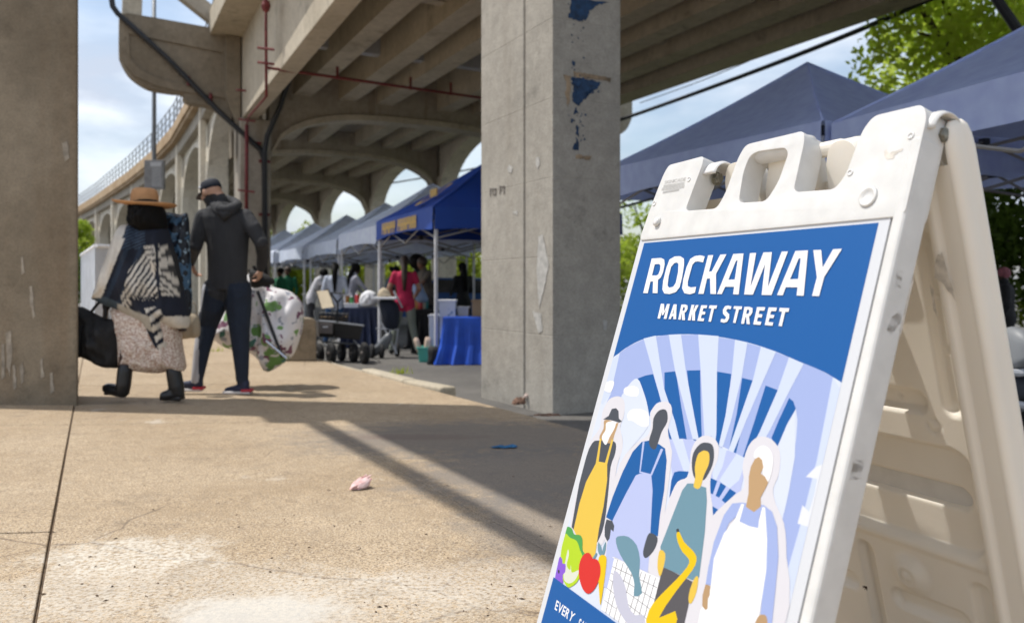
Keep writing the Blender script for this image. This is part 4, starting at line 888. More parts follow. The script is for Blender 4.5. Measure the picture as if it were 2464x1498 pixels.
def tent(name, label, m, group, zs=1.0, wind=0):
    t = thing(name, label, 'canopy tent', (0, 0, 0), group); w = 3.05; z0, z1, zp = 1.87*zs, 2.19*zs, 3.17*zs
    cn = [(0, 0), (w, 0), (w, w), (0, w)]; apex = Vector((w/2, w/2, zp))
    for k in range(4):
        a, b = Vector((*cn[k], z1)), Vector((*cn[(k+1) % 4], z1)); n = 10; mb = MB(); rows = []
        for j in range(n+1):
            v = j/n; row = []
            for i in range(n+1):
                u = i/n; base = a.lerp(b, u); q = base.lerp(apex, v); sag = math.sin(math.pi*v)*.09*(.35+.65*(1-abs(2*u-1)**2)); 
                q = q + Vector((0, 0, -sag + .012*noise.noise(Vector((q.x*2.3, q.y*2.3, k))))); row.append(q)
            rows.append(row)
        mb.add([q for r in rows for q in r], [(j*(n+1)+i, j*(n+1)+i+1, (j+1)*(n+1)+i+1, (j+1)*(n+1)+i) for j in range(n) for i in range(n)])
        obj('roof_panel', mb, m, t, smooth=True)
        mb = MB(); n2 = 24; out_ = Vector(((a.y-b.y), (b.x-a.x), 0)).normalized()*-1; vs = []
        for j in range(4):
            for i in range(n2+1):
                u = i/n2; q = a.lerp(b, u); v = j/3; ar = .05*math.sin(math.pi*u)*v
                vs.append(q + Vector((0, 0, -(z1-z0)*v+ar)) + out_*(.02+.012*math.sin(u*17+k)*v))
        mb.add(vs, [(j*(n2+1)+i, j*(n2+1)+i+1, (j+1)*(n2+1)+i+1, (j+1)*(n2+1)+i) for j in range(3) for i in range(n2)])
        obj('valance', mb, m, t, smooth=True)
        mb = MB(); c = cn[k]; ix = .04 if c[0] == 0 else -.04; iy = .04 if c[1] == 0 else -.04
        mb.box((c[0]+ix, c[1]+iy, z1/2-.3), (.042, .042, z1+.55)); mb.box((c[0]+ix, c[1]+iy, .01-.0), (.11, .11, .012)); obj('leg', mb, M['steel'], t, bevel=.004)
        p0 = Vector((c[0]+ix, c[1]+iy, 0)); d = cn[(k+1) % 4]; p1 = Vector((d[0]+(.04 if d[0] == 0 else -.04), d[1]+(.04 if d[1] == 0 else -.04), 0))
        for (u0, u1, s_) in ((0, .5, 1), (0, .5, -1), (.5, 1, 1), (.5, 1, -1)):
            za, zb = (z1-.06, z0-.12) if s_ > 0 else (z0-.12, z1-.06)
            mb = MB(); mb.tube([p0.lerp(p1, u0)+Vector((0, 0, za)), p0.lerp(p1, u1)+Vector((0, 0, zb))], .014, 4); obj('truss_bar', mb, M['truss'], t)
        for u in (0, .25, .5, .75):
            mb = MB(); q = p0.lerp(p1, u); mb.box((q.x, q.y, (z0+z1)/2-.09 if u in (.25, .75) else z1-.07), (.06, .06, .08)); obj('truss_joint', mb, M['joint'], t)
        mb = MB(); mb.tube([p0+Vector((0, 0, z1-.1)), Vector((w/2, w/2, zp-.35))], .014, 4); obj('truss_bar', mb, M['truss'], t)
        mb = MB(); mb.tube([p0.lerp(p1, .5)+Vector((0, 0, z1-.1)), Vector((w/2, w/2, z1-.02))], .014, 4); obj('truss_bar', mb, M['truss'], t)
    for k in range(4):
        c = Vector((*cn[k], z1)); mb = MB(); mb.tube([c.lerp(apex, j/8)+Vector((0, 0, .006-math.sin(math.pi*j/8)*.09*.35)) for j in range(9)], .011, 6); obj('seam', mb, m, t, smooth=True)
    mb = MB(); mb.tube([(w/2, w/2, z1-.05), (w/2, w/2, zp-.02)], .02, 6); obj('peak_pole', mb, M['truss'], t)
    return t
def put(t, x, y, ang, z=None): t.location = (x, y, mz(x, y) if z is None else z); t.rotation_euler = (0, 0, ang); return t
ang = lambda ux, uy: math.atan2(-ux, uy)
GT = 'white canopy tents in a row under the viaduct'
tb = tent('canopy_tent', 'royal blue canopy tent with gold lettering at the near end of the tent row', M['tentb'], None)
tmp_t = tb
# gold lettering strokes and round badge on the blue tent
gold = mat('gold_print', (.62, .42, .14), .7)
def txt_on(name, x0, x1, z0, z1, strokes):
    for (a, b, c, d) in strokes:
        mb = MB(); mb.add([(-.034, x0+(x1-x0)*a, z0+(z1-z0)*c), (-.034, x0+(x1-x0)*b, z0+(z1-z0)*c), (-.034, x0+(x1-x0)*b, z0+(z1-z0)*d), (-.034, x0+(x1-x0)*a, z0+(z1-z0)*d)], [(0, 1, 2, 3)]); obj(name, mb, gold, tb)
rs = random.Random(5); st = []
for w0, w1, n in ((.0, .42, 7), (.48, 1.0, 8)):
    for k in range(n):
        a = w0+(w1-w0)*k/n; cw = (w1-w0)/n
        st += [(a+cw*.06, a+cw*.40, 0, 1), (a+cw*.56, a+cw*.92, rs.choice([0, 0, .4]), 1), (a+cw*.40, a+cw*.56, .40, .62)]
txt_on('gold_letter', 2.62, .72, 1.94, 2.13, st)
mb = MB(); n_ = 28; w = 3.05
def roofpt(y_, v): return Vector((0, y_, 2.19)).lerp(Vector((w/2, w/2, 3.17)), v) + Vector((-.02, 0, .03))
vs = []
for k in range(n_):
    a = 2*math.pi*k/n_
    for r in (1.0, .72): vs.append(Vector((0, 1.5+.42*r*math.cos(a), 2.19)).lerp(Vector((w/2, w/2, 3.17)), .36+.2*r*math.sin(a))+Vector((-.03, 0, .0)))
mb.add(vs, [(2*k, 2*((k+1) % n_), 2*((k+1) % n_)+1, 2*k+1) for k in range(n_)]); obj('round_badge', mb, gold, tb)
mb = MB(); 
for k in range(5): mb.box(Vector((0, 1.3+k*.1, 2.19)).lerp(Vector((w/2, w/2, 3.17)), .36)+Vector((-.04, 0, .02)), (.02, .05, .12))
o_ = obj('badge_lettering', mb, gold, tb); o_['kind'] = 'stuff'
put(tb, -1.083, 11.09, ang(-.414, .91))
tw = tent('canopy_tent', 'white canopy tent directly behind the blue tent', M['tentw'], GT); put(tw, -2.35, 13.92, ang(-.414, .91))
for (x, y, ux, uy, lb) in ((-3.75, 17.1, -.43, .90, 'white canopy tent, second behind the blue tent'), (-5.27, 20.1, -.45, .89, 'white canopy tent, third behind the blue tent'), (-6.9, 23.1, -.47, .88, 'white canopy tent, fourth behind the blue tent'), (-8.6, 26.0, -.49, .87, 'white canopy tent, farthest of the row behind the blue tent')):
    c = copy_tree(tw); c['label'] = lb; put(c, x, y, ang(ux, uy))
G2 = 'large lavender white canopy tents right of the grey column'
r1 = tent('canopy_tent', 'white canopy tent in painted skylight tint with its whole peak showing behind the sandwich board', M['tentl'], G2, 1.045); put(r1, 2.44, 6.25, ang(-.465, .885))
r2 = copy_tree(r1); r2['label'] = 'white canopy tent in painted skylight tint cut off by the right picture edge'; put(r2, 3.51, 3.32, ang(-.331, .944), -1.03)

# ------------------------------------------------ figures
def skin_body(name, prims, mats, parent, vox=.012, smooth_it=4, override=None):
    """prims: list of (kind, data, region). One continuous surface from a voxel union, coloured by nearest limb."""
    mb = MB(); samp = []
    for p in prims:
        if p[0] == 'limb':
            pts = [Vector(q) for q in p[1]]; rs = p[2]
            mb.tube(pts, rs, 12); mb.ball(pts[0], rs[0], 12); mb.ball(pts[-1], rs[-1], 12)
            for q, r in list(zip(pts, rs))[1:-1]: mb.ball(q, r, 12)
            for i in range(len(pts)-1):
                m_ = max(2, int((pts[i+1]-pts[i]).length/.02))
                for k in range(m_+1): t = k/m_; samp.append((*pts[i].lerp(pts[i+1], t), rs[i]*(1-t)+rs[i+1]*t, p[3]))
        elif p[0] == 'loft':                   # centres, rx, ry, side vector
            pts, rx, ry, sv = [Vector(q) for q in p[1]], p[2], p[3], Vector(p[4]).normalized(); rings = []; n = 20
            for i, q in enumerate(pts):
                d = (pts[min(i+1, len(pts)-1)]-pts[max(i-1, 0)]).normalized(); f = d.cross(sv).normalized()
                rings += [q+sv*math.cos(2*math.pi*j/n)*rx[i]+f*math.sin(2*math.pi*j/n)*ry[i] for j in range(n)]
                for k in (-.5, 0, .5): samp.append((*(q+sv*rx[i]*k), min(rx[i], ry[i]), p[5]))
                if i < len(pts)-1:
                    for t in (.33, .66):
                        for k in (-.5, 0, .5): samp.append((*(q.lerp(pts[i+1], t)+sv*rx[i]*k), min(rx[i], ry[i]), p[5]))
            fs = [(i*n+j, i*n+(j+1) % n, (i+1)*n+(j+1) % n, (i+1)*n+j) for i in range(len(pts)-1) for j in range(n)]+[tuple(reversed(range(n))), tuple(range((len(pts)-1)*n, len(pts)*n))]
            mb.add(rings, fs)
        else:                                  # ball
            mb.ball(p[1], p[2], 14, R=p[4] if len(p) > 4 else None); samp.append((*p[1], sum(p[2])/3, p[3]))
    o0 = origin(parent); me = bpy.data.meshes.new('tmp'); me.from_pydata([tuple(Vector(v)-o0) for v in mb.v], [], mb.f)
    bm = bmesh.new(); bm.from_mesh(me); bmesh.ops.recalc_face_normals(bm, faces=bm.faces); bm.to_mesh(me); bm.free()
    o = bpy.data.objects.new('tmp', me); S.collection.objects.link(o)
    r = o.modifiers.new('r', 'REMESH'); r.mode = 'VOXEL'; r.voxel_size = vox; r.use_smooth_shade = True
    s = o.modifiers.new('s', 'SMOOTH'); s.iterations = smooth_it; s.factor = .5
    m2 = evalmesh(o); bpy.data.objects.remove(o); m2.name = name; m2.materials.clear()
    for m in mats: m2.materials.append(m)
    P = np.array([q[:3] for q in samp], dtype=np.float32)-np.array(o0, dtype=np.float32); R_ = np.array([q[3] for q in samp], dtype=np.float32); I = np.array([q[4] for q in samp])
    cen = np.zeros(len(m2.polygons)*3, dtype=np.float32); m2.polygons.foreach_get('center', cen); cen = cen.reshape(-1, 3); idx = np.zeros(len(cen), dtype=np.int32)
    for a in range(0, len(cen), 4000):
        d = np.linalg.norm(cen[a:a+4000, None, :]-P[None], axis=2)/R_[None]; idx[a:a+4000] = I[np.argmin(d, axis=1)]
    if override:
        for k in range(len(cen)):
            v = override(Vector(cen[k])+o0, idx[k])
            if v is not None: idx[k] = v
    m2.polygons.foreach_set('material_index', idx); m2.polygons.foreach_set('use_smooth', [True]*len(cen))
    return link(name, m2, parent)
def hand(wr, d, n, side, reg, k=1.0, curl=.5):
    """palm and five unequal bent fingers; d along the hand, n palm normal (fingers curl towards n), side = thumb side"""
    d, n = Vector(d).normalized(), Vector(n).normalized(); s = d.cross(n).normalized()*side; n = (n-d*n.dot(d)).normalized(); P = []
    pc = wr+d*.045*k
    P.append(('loft', [wr-d*.01, wr+d*.03*k, wr+d*.06*k, wr+d*.088*k], [.026*k, .036*k, .041*k, .039*k], [.018*k, .016*k, .015*k, .012*k], s, reg))
    for i, (o_, L_) in enumerate(((.030, .070), (.010, .079), (-.010, .074), (-.029, .058))):
        b = wr+d*.085*k+s*o_*k; a1, a2, a3 = curl*.5, curl*1.3, curl*2.1; q = [b-d*.02*k]; cur = b; q.append(b)
        for a, f in ((a1, .42), (a2, .33), (a3, .25)): cur = cur+(d*math.cos(a)+n*math.sin(a)+s*.04*(1.5-i))*L_*f*k; q.append(cur)
        P.append(('limb', q, [.0095*k, .0092*k, .0088*k, .008*k, .0068*k], reg))
    tb_ = wr+d*.02*k+s*.024*k; P.append(('limb', [tb_, tb_+(d*.6+s*.75+n*.3)*.035*k, tb_+(d*1.25+s*.85+n*.7)*.052*k], [.014*k, .0115*k, .0085*k], reg))
    return P
def head(c, fwd, k=1.0, reg=0, up=Vector((0, 0, 1))):
    """skull, jaw, nose, brow, lips, ears around centre c, looking along fwd"""
    f = Vector(fwd).normalized(); r = f.cross(up).normalized(); u = r.cross(f).normalized(); R = Matrix((r, f, u)).transposed(); E_ = lambda a, b, d: c+r*a*k+f*b*k+u*d*k
    P = [('ball', E_(0, -.012, .02), (.075*k, .094*k, .092*k), reg, R), ('ball', E_(0, .022, -.045), (.056*k, .064*k, .062*k), reg, R), ('ball', E_(0, .098, -.012), (.012*k, .022*k, .018*k), reg, R), ('ball', E_(0, .084, .018), (.009*k, .016*k, .024*k), reg, R),
         ('ball', E_(0, .072, .034), (.045*k, .020*k, .010*k), reg, R), ('ball', E_(0, .080, -.050), (.024*k, .014*k, .010*k), reg, R), ('ball', E_(0, .072, -.088), (.024*k, .02*k, .018*k), reg, R)]
    for s in (-1, 1): P += [('ball', E_(s*.077, -.005, -.005), (.009*k, .022*k, .032*k), reg, R), ('ball', E_(s*.042, .058, -.025), (.022*k, .022*k, .02*k), reg, R)]
    return P, R
def face_parts(c, R, k, parent, skinm):
    """eyes and brows as small children"""
    for s in (-1, 1):
        mb = MB(); mb.ball(c+R @ Vector((s*.031*k, .078*k, .006*k)), .011*k, 8); obj('eye', mb, M['eyew'], parent, smooth=True)
        mb = MB(); mb.ball(c+R @ Vector((s*.031*k, .0865*k, .006*k)), .005*k, 8); obj('iris', mb, M['black'], parent, smooth=True)
M['eyew'] = mat('eye_white', (.6, .58, .55), .2)
skins = {'fair': mat('fair_skin', (.50, .29, .20), .5, .08, 30), 'brown': mat('brown_skin', (.17, .085, .05), .45, .08, 30), 'dark': mat('dark_skin', (.055, .028, .02), .42, .08, 30), 'tan': mat('tan_skin', (.36, .20, .13), .5, .08, 30)}
M['hairb'] = mat('black_hair', (.004, .0035, .0035), .7, .3, 60, spec=.2); M['hairbr'] = mat('brown_hair', (.05, .03, .018), .5, .4, 60)
def puff(name, outline, Y, thick, m, parent=None, rings=14, k=3, fold=.0, fs=9, colfn=None, back=1.0, sm=True, tilt=None, ctr=None, power=2.0):
    """cloth or bag volume: silhouette surveyed at distance Y, rounded by `thick` metres front and back"""
    ol = crom(outline, k); cx_ = sum(p[0] for p in ol)/len(ol); cy_ = sum(p[1] for p in ol)/len(ol)
    if ctr: cx_, cy_ = ctr
    n = len(ol); mb = MB(); vs = []; px = []
    def P_(x, y, dep):
        yy_ = Y if tilt is None else Y+tilt(x, y)
        q = AT(x, y, yy_); return q
    for sgn_ in (-1, 1):
        for j in range(rings+1):
            s = 1-j/rings; 
            for i in range(n):
                x = cx_+(ol[i][0]-cx_)*s; y = cy_+(ol[i][1]-cy_)*s
                d = thick*(max(0, 1-s**power))**.5
                if sgn_ > 0: d *= back
                q = P_(x, y, 0); fd = fold*noise.noise(Vector((x/fs, y/fs/2.2, 3.7)))*min(1, (1-s)*4)
                q = q+Vector((0, sgn_*d+fd, 0)); vs.append(q); px.append((CX+F0*q.x/q.y, HY-F0*q.z/q.y))
    m1 = (rings+1)*n; fsx = []
    for b in (0, m1):
        fsx += [(b+j*n+i, b+j*n+(i+1) % n, b+(j+1)*n+(i+1) % n, b+(j+1)*n+i) for j in range(rings) for i in range(n)]
    mb.add(vs, fsx)
    if parent is None: loc = tuple(AT(cx_, cy_, Y))
    o = obj(name, mb, m, parent, smooth=sm, loc=None if parent is not None else loc, weld=not colfn)
    if colfn:
        ca = o.data.color_attributes.new('print', 'FLOAT_COLOR', 'POINT')
        for i_, (x, y) in enumerate(px): ca.data[i_].color = (*colfn(x, y), 1)
    return o
c3 = lambda x, y: ((200+x/2.27)*.85556, (480+y/2.27)*.85556)
def C3(*pts): return [c3(*p) for p in pts]
# ---- man in the dark hoodie
YM = 6.75; zgm = lambda Y: -(0.79+.0185*Y)
mroot = thing('person', 'man in charcoal hoodie, navy tracksuit trousers and navy cap walking away', 'man', (-2.35, YM, zgm(YM)))
J = lambda x, y, dy=0: AT(*c3(x, y), YM+dy)
nv = folds('navy_trousers', (.010, .018, .036), .8, .9, 7, (1, 1, .6)); hd = folds('charcoal_hoodie', (.030, .031, .035), .85, .7); wh = mat('silver_panel', (.42, .43, .47), .6, .1); shoe = mat('navy_trainer', (.012, .018, .05), .6, .3, 30)
sv = Vector((1, .12, 0))
pr_ = []
pr_ += [('loft', [J(1000, 760), J(1000, 690), J(1000, 600), J(1000, 480), J(995, 380), J(985, 300), J(975, 245), J(965, 205)], [.155, .162, .163, .172, .192, .200, .155, .075], [.115, .118, .112, .118, .125, .118, .10, .07], sv, 1)]
pr_ += [('limb', [J(850, 300), J(815, 400, -.02), J(795, 480, -.03), J(775, 540, .10), J(765, 575, .16)], [.078, .066, .058, .050, .043], 1)]
pr_ += [('limb', [J(1110, 300), J(1165, 370, -.05), J(1215, 460, -.07), J(1225, 540, .06), J(1215, 610, .14)], [.078, .068, .060, .052, .045], 1)]
pr_ += hand(J(768, 590, .17), (.25, .3, -1), (1, .2, 0), 1, 0, 1.0, .8)
pr_ += hand(J(1212, 625, .15), (-.25, .3, -1), (-1, .2, 0), -1, 0, 1.0, .9)
pr_ += [('limb', [J(955, 190, .0), J(925, 150, .02)], [.062, .060], 0)]
hc = J(893, 142, .02); hp, HR = head(hc, (-.78, .42, -.35), 1.0, 0); pr_ += hp
pr_ += [('limb', [J(925, 760), J(905, 880, .02), J(870, 990, .06), J(835, 1150, .0), J(812, 1290, -.02), J(805, 1330, -.02)], [.116, .104, .086, .068, .054, .050], 2)]
pr_ += [('limb', [J(1065, 760), J(1070, 880, .0), J(1075, 1000, -.02), J(1085, 1160, -.04), J(1092, 1290, -.05), J(1092, 1330, -.05)], [.118, .108, .088, .070, .056, .052], 2)]
for (hx, hy, tx, ty, dy) in ((815, 1378, 712, 1366, -.02), (1112, 1406, 1000, 1402, -.05)):
    pr_ += [('limb', [J(hx, hy-16, dy), J((hx*.6+tx*.4), hy-14, dy), J(tx, ty, dy+.02)], [.040, .040, .030], 3), ('limb', [J(hx-5, hy-50, dy), J(hx-2, hy-15, dy)], [.045, .038], 3)]
mats_ = [skins['fair'], hd, nv, shoe, wh]
def ovr(c, i):
    x = CX+F0*c.x/c.y; y = HY-F0*c.z/c.y; x, y = (x/.85556-200)*2.27, (y/.85556-480)*2.27
    if i == 2 and (x < 862-(y-700)*.18 if y < 900 else (x < 815 and y > 1050)): return 4
    return None
body = skin_body('body', pr_, mats_, mroot, .0085, 3, ovr)
face_parts(hc, HR, 1.0, mroot, None)
mb = MB(); nn_ = 20; u_ = HR @ Vector((0, 0, 1)); caps = [(.092, .02), (.093, .045), (.089, .075), (.074, .100), (.045, .114), (.01, .119)]
mb.lathe(caps, hc+HR @ Vector((0, -.012, -.005)), 24, R=HR, sx=.86, sy=1.06); cap_ = obj('cap', mb, mat('navy_cap', (.012, .016, .028), .8, .2), mroot, smooth=True)
mb = MB(); vsb = []
for j, (r, dz) in enumerate(((.085, .030), (.115, .026), (.150, .014), (.165, .006))):
    for k in range(11): a = math.radians(90-52+k*10.4); vsb.append(hc+HR @ Vector((math.cos(a)*min(r, .105), -.012+math.sin(a)*r, dz-.012*abs(k-5)/5)))
mb.add(vsb, [(j*11+k, j*11+k+1, (j+1)*11+k+1, (j+1)*11+k) for j in range(3) for k in range(10)]); b_ = obj('brim', mb, mat('grey_brim', (.10, .09, .09), .8), cap_, smooth=True); sm_ = b_.modifiers.new('s', 'SOLIDIFY'); sm_.thickness = .006
mb = MB(); mb.ball(hc+HR @ Vector((-.078, .03, .055)), (.006, .014, .012), 8, R=HR); obj('badge', mb, M['white'], cap_)
mb = MB(); hz = [J(905, 205, .03), J(930, 235, -.08), J(985, 250, -.13), J(1040, 235, -.08), J(1060, 215, .02), J(1010, 190, .09), J(950, 190, .09)]
mb.tube(crom([tuple(q) for q in hz]+[tuple(hz[0])], 4, closed=False), .042, 10); mb.tube([J(930, 225, -.08), J(985, 290, -.135), J(1030, 240, -.09)], [.05, .045, .05], 10); obj('hood', mb, hd, mroot, smooth=True)
for (hx, hy, tx, ty, dy) in ((838, 1392, 692, 1384, -.02), (1150, 1424, 972, 1412, -.05)):
    mb = MB(); a, b = J(hx, hy, dy), J(tx, ty, dy); zz = zgm(YM)+.006; n_ = Vector((0, .045, 0))
    a.z = max(a.z-.02, zz) ; b.z = a.z
    mb.hexa([a-n_, b-n_*.8, b+n_*.8, a+n_], [q+Vector((0, 0, .026)) for q in (a-n_, b-n_*.8, b+n_*.8, a+n_)]); so_ = obj('sole', mb, mat('white_sole', (.6, .58, .58), .6) if 'white_sole' not in bpy.data.materials else bpy.data.materials['white_sole'], mroot, bevel=.012)
    mb = MB(); c_ = a.lerp(b, .14); mb.box(c_+Vector((0, 0, .03)), (.09, .088, .028)); obj('red_heel', mb, bpy.data.materials.get('red_heel') or mat('red_heel', (.45, .02, .04), .5), mroot, bevel=.01)
# ---- woman in hat and poncho
YW = 6.2
wroot = thing('person', 'woman in tan brimmed hat, striped navy poncho, printed skirt and black boots seen from behind', 'woman', (-2.9, YW, zgm(YW)))
K = lambda x, y, dy=0: AT(*c3(x, y), YW+dy)
pr_ = []; blk = mat('black_boot', (.010, .010, .011), .35, .2, 30)
pr_ += [('loft', [K(490, 900), K(490, 800), K(490, 700), K(485, 600), K(480, 500), K(478, 420), K(476, 370), K(474, 330)], [.17, .165, .15, .14, .155, .165, .12, .06], [.12, .12, .11, .10, .105, .10, .08, .055], (1, .1, 0), 1)]
pr_ += [('limb', [K(400, 400), K(330, 560), K(270, 720), K(235, 830, .02), K(225, 870, .03)], [.055, .05, .045, .04, .03], 1), ('limb', [K(560, 400), K(640, 560), K(680, 740), K(680, 860), K(680, 930, .02)], [.055, .05, .045, .04, .03], 1)]
pr_ += hand(K(222, 880, .03), (-.1, .1, -1), (-1, 0, 0), 1, 0, .95, 1.2); pr_ += hand(K(680, 935, .02), (.1, .1, -1), (1, 0, 0), -1, 0, .95, 1.0)
pr_ += [('limb', [K(474, 340), K(474, 270)], [.05, .05], 0)]
wc = K(474, 225, .02); hp, WR = head(wc, (.1, .98, -.05), .97, 0); pr_ += hp
pr_ += [('limb', [K(430, 880), K(380, 1080, -.03), K(345, 1250, -.05), K(335, 1300, -.06)], [.09, .065, .05, .045], 0), ('limb', [K(560, 880), K(620, 1080, .02), K(655, 1250, 0), K(662, 1300, 0)], [.09, .065, .05, .045], 0)]
pr_ += [('limb', [K(345, 1270, -.06), K(335, 1370, -.07), K(330, 1405, -.07)], [.056, .056, .052], 2), ('limb', [K(330, 1410, -.07), K(250, 1392, -.02), K(232, 1388, 0)], [.048, .046, .040], 2)]
pr_ += [('limb', [K(655, 1280), K(672, 1380, 0), K(680, 1425, 0)], [.058, .060, .054], 2), ('limb', [K(685, 1430, .0), K(640, 1428, -.01), K(598, 1436, -.03)], [.050, .048, .040], 2)]
skin_body('body', pr_, [skins['dark'], M['black'], blk], wroot, .009, 3); face_parts(wc, WR, .97, wroot, None)
for a, b in (((360, 1428), (222, 1415)), ((715, 1458), (575, 1462))):
    mb = MB(); p, q = K(*a), K(*b); zz = zgm(YW)+.004; p.z = q.z = max(min(p.z, q.z), zz); n_ = Vector((0, .05, 0)); mb.hexa([p-n_, q-n_*.8, q+n_*.8, p+n_], [w__+Vector((0, 0, .032)) for w__ in (p-n_, q-n_*.8, q+n_*.8, p+n_)]); obj('boot_sole', mb, blk, wroot, bevel=.01)
puff('hair', C3((390, 215), (430, 185), (480, 178), (540, 185), (572, 220), (592, 300), (602, 372), (560, 400), (510, 425), (450, 395), (395, 358), (376, 330), (386, 260)), YW-.03, .19, M['hairb'], wroot, fold=.03, fs=6)
mb = MB(); hatc = K(472, 225, .02)
prof = [(.098, .0), (.100, .03), (.096, .08), (.088, .115), (.070, .132), (.045, .122), (.0, .112)]
mb.lathe(prof, K(470, 222, 0), 28, sx=1.02, sy=1.12); felt = mat('tan_felt', (.56, .30, .14), .9, .1, 20); hat = obj('hat', mb, felt, wroot, smooth=True)
for v in hat.data.vertices:                    # pinch at the crown
    pass
mb = MB(); vsb = []; nb_ = 40
for j, r in enumerate((.095, .14, .19, .218, .222)):
    for k in range(nb_): a = 2*math.pi*k/nb_; z_ = (.0, -.004, .0, .010, .016)[j]+.03*abs(math.cos(a))**2*(r/.22)*.55-.014*math.cos(a)*(r/.22); vsb.append(K(470, 224, 0)+Vector((r*1.02*math.cos(a), r*1.08*math.sin(a), z_)))
mb.add(vsb, [(j*nb_+k, j*nb_+(k+1) % nb_, (j+1)*nb_+(k+1) % nb_, (j+1)*nb_+k) for j in range(4) for k in range(nb_)]); br_ = obj('brim', mb, felt, hat, smooth=True); q_ = br_.modifiers.new('s', 'SOLIDIFY'); q_.thickness = .007
def skirtmat():
    m = mat('speckled_skirt', (.60, .50, .42), .85, .1, 6); nt = m.node_tree; b = nt.nodes['Principled BSDF']; tc = nt.nodes.new('ShaderNodeTexCoord'); nz = nt.nodes.new('ShaderNodeTexNoise'); nz.inputs['Scale'].default_value = 75; nz.inputs['Detail'].default_value = 3
    rp = nt.nodes.new('ShaderNodeValToRGB'); rp.color_ramp.elements[0].position = .44; rp.color_ramp.elements[1].position = .56; rp.color_ramp.elements[0].color = (.46, .31, .24, 1); rp.color_ramp.elements[1].color = (.76, .68, .60, 1)
    nt.links.new(tc.outputs['Object'], nz.inputs['Vector']); nt.links.new(nz.outputs[0], rp.inputs[0]); nt.links.new(rp.outputs[0], b.inputs['Base Color']); return m
puff('skirt', C3((290, 850), (640, 850), (690, 960), (700, 1100), (728, 1265), (690, 1270), (640, 1272), (560, 1292), (450, 1285), (380, 1272), (318, 1250), (312, 1100), (285, 960)), YW+.04, .165, skirtmat(), wroot, rings=18, fold=.035, fs=7, power=3.2)
def inpoly(x, y, P):
    r = False; n = len(P)
    for i in range(n):
        (x0, y0), (x1, y1) = P[i], P[i-1]
        if (y0 > y) != (y1 > y) and x < (x1-x0)*(y-y0)/(y1-y0)+x0: r = not r
    return r
PD = [(478, 498), (500, 560), (545, 700), (560, 830), (430, 880), (355, 880), (305, 865), (365, 640)]; PH = [(460, 480), (620, 478), (690, 640), (705, 790), (580, 800), (520, 640), (490, 560)]
PL = [(470, 880), (560, 862), (640, 1060), (640, 1110), (610, 1195), (565, 1150), (520, 1030)]; PB = [(300, 850), (430, 905), (500, 930), (520, 1030), (400, 955), (295, 885)]
def ponch(x, y):
    X, Y_ = (x/.85556-200)*2.27, (y/.85556-480)*2.27; navy = (.010, .014, .028); cream = (.70, .65, .57); steel = (.045, .075, .12)
    w_ = noise.noise(Vector((X/45, Y_/45, 1)))*5; rag = noise.noise(Vector((X/9, Y_/9, 5)))
    if X < 350-(Y_-340)*.40+(12 if Y_ < 430 else 30) and Y_ < 812: return cream
    if inpoly(X, Y_, PB): return (.46, .42, .35)
    if Y_ > 782+(X-150)*.36 and X < 300: return (.05, .075, .10)
    if X > 588 and Y_ > 928 and Y_ < 1006 and X > 560+(Y_-928)*.3: return cream
    if inpoly(X, Y_, PL):
        v = (X*.62+Y_*.80+w_) % 62; return cream if v < 36 else navy
    if inpoly(X, Y_, PH):
        if 540 < X+w_ < 560: return navy
        if rag > .42: return navy
        return cream if (Y_-X*.03+w_) % 33 < 20 else (.05, .05, .05)
    if inpoly(X, Y_, PD):
        if Y_ > 800+rag*60 and X > 380: return navy
        return cream if (X*.83+Y_*.56+w_) % 31 < 17 else (.03, .035, .045)
    if Y_ < 500 and X < 475: return steel if (X*.4+Y_) % 20 < 9 else navy
    if X < 470-(Y_-500)*.4 and Y_ > 480: return (.018, .032, .058) if (X+Y_*.4) % 90 < 30 else navy
    return navy
pm = mat('woven_poncho', (1, 1, 1), .9, .12, 30, attr='print')
pout = C3((395, 340), (430, 332), (520, 338), (590, 350), (625, 420), (660, 560), (700, 720), (735, 860), (748, 925), (748, 990), (720, 1015), (660, 1005), (625, 1000), (640, 1120), (612, 1195), (570, 1150), (500, 1010), (400, 945), (300, 885), (240, 868), (165, 828), (150, 812), (190, 700), (235, 560), (285, 430), (330, 350))
puff('poncho', pout, YW-.01, .20, pm, wroot, rings=60, k=6, fold=.05, fs=22, power=3.0, colfn=ponch, ctr=c3(470, 620))
# ---- things they carry
def blot(name, base, cols, sc):
    m = bpy.data.materials.new(name); m.use_nodes = True; nt = m.node_tree; b = nt.nodes['Principled BSDF']; b.inputs['Roughness'].default_value = .5; N = nt.nodes.new; L = nt.links.new; tc = N('ShaderNodeTexCoord'); cur = None
    for k, (c, s, th) in enumerate(cols):
        mp = N('ShaderNodeMapping'); mp.inputs['Location'].default_value = (k*3.3, k*1.7, k*.9); L(tc.outputs['Object'], mp.inputs[0]); z = N('ShaderNodeTexNoise'); z.inputs['Scale'].default_value = s*sc; z.inputs['Detail'].default_value = 2; L(mp.outputs[0], z.inputs['Vector'])
        r = N('ShaderNodeValToRGB'); r.color_ramp.elements[0].position = th; r.color_ramp.elements[1].position = th+.02; L(z.outputs[0], r.inputs[0]); x = N('ShaderNodeMixRGB'); L(r.outputs[0], x.inputs[0]); x.inputs[2].default_value = (*c, 1)
        if cur is None: x.inputs[1].default_value = (*base, 1)
        else: L(cur, x.inputs[1])
        cur = x.outputs[0]
    L(cur, b.inputs['Base Color']); return m
leafp = blot('cactus_print_fabric', (.76, .74, .76), [((.16, .32, .09), 1, .575), ((.05, .18, .15), 1.15, .62), ((.18, .06, .12), 1.5, .60), ((.34, .36, .42), 2.6, .62)], 6.0)
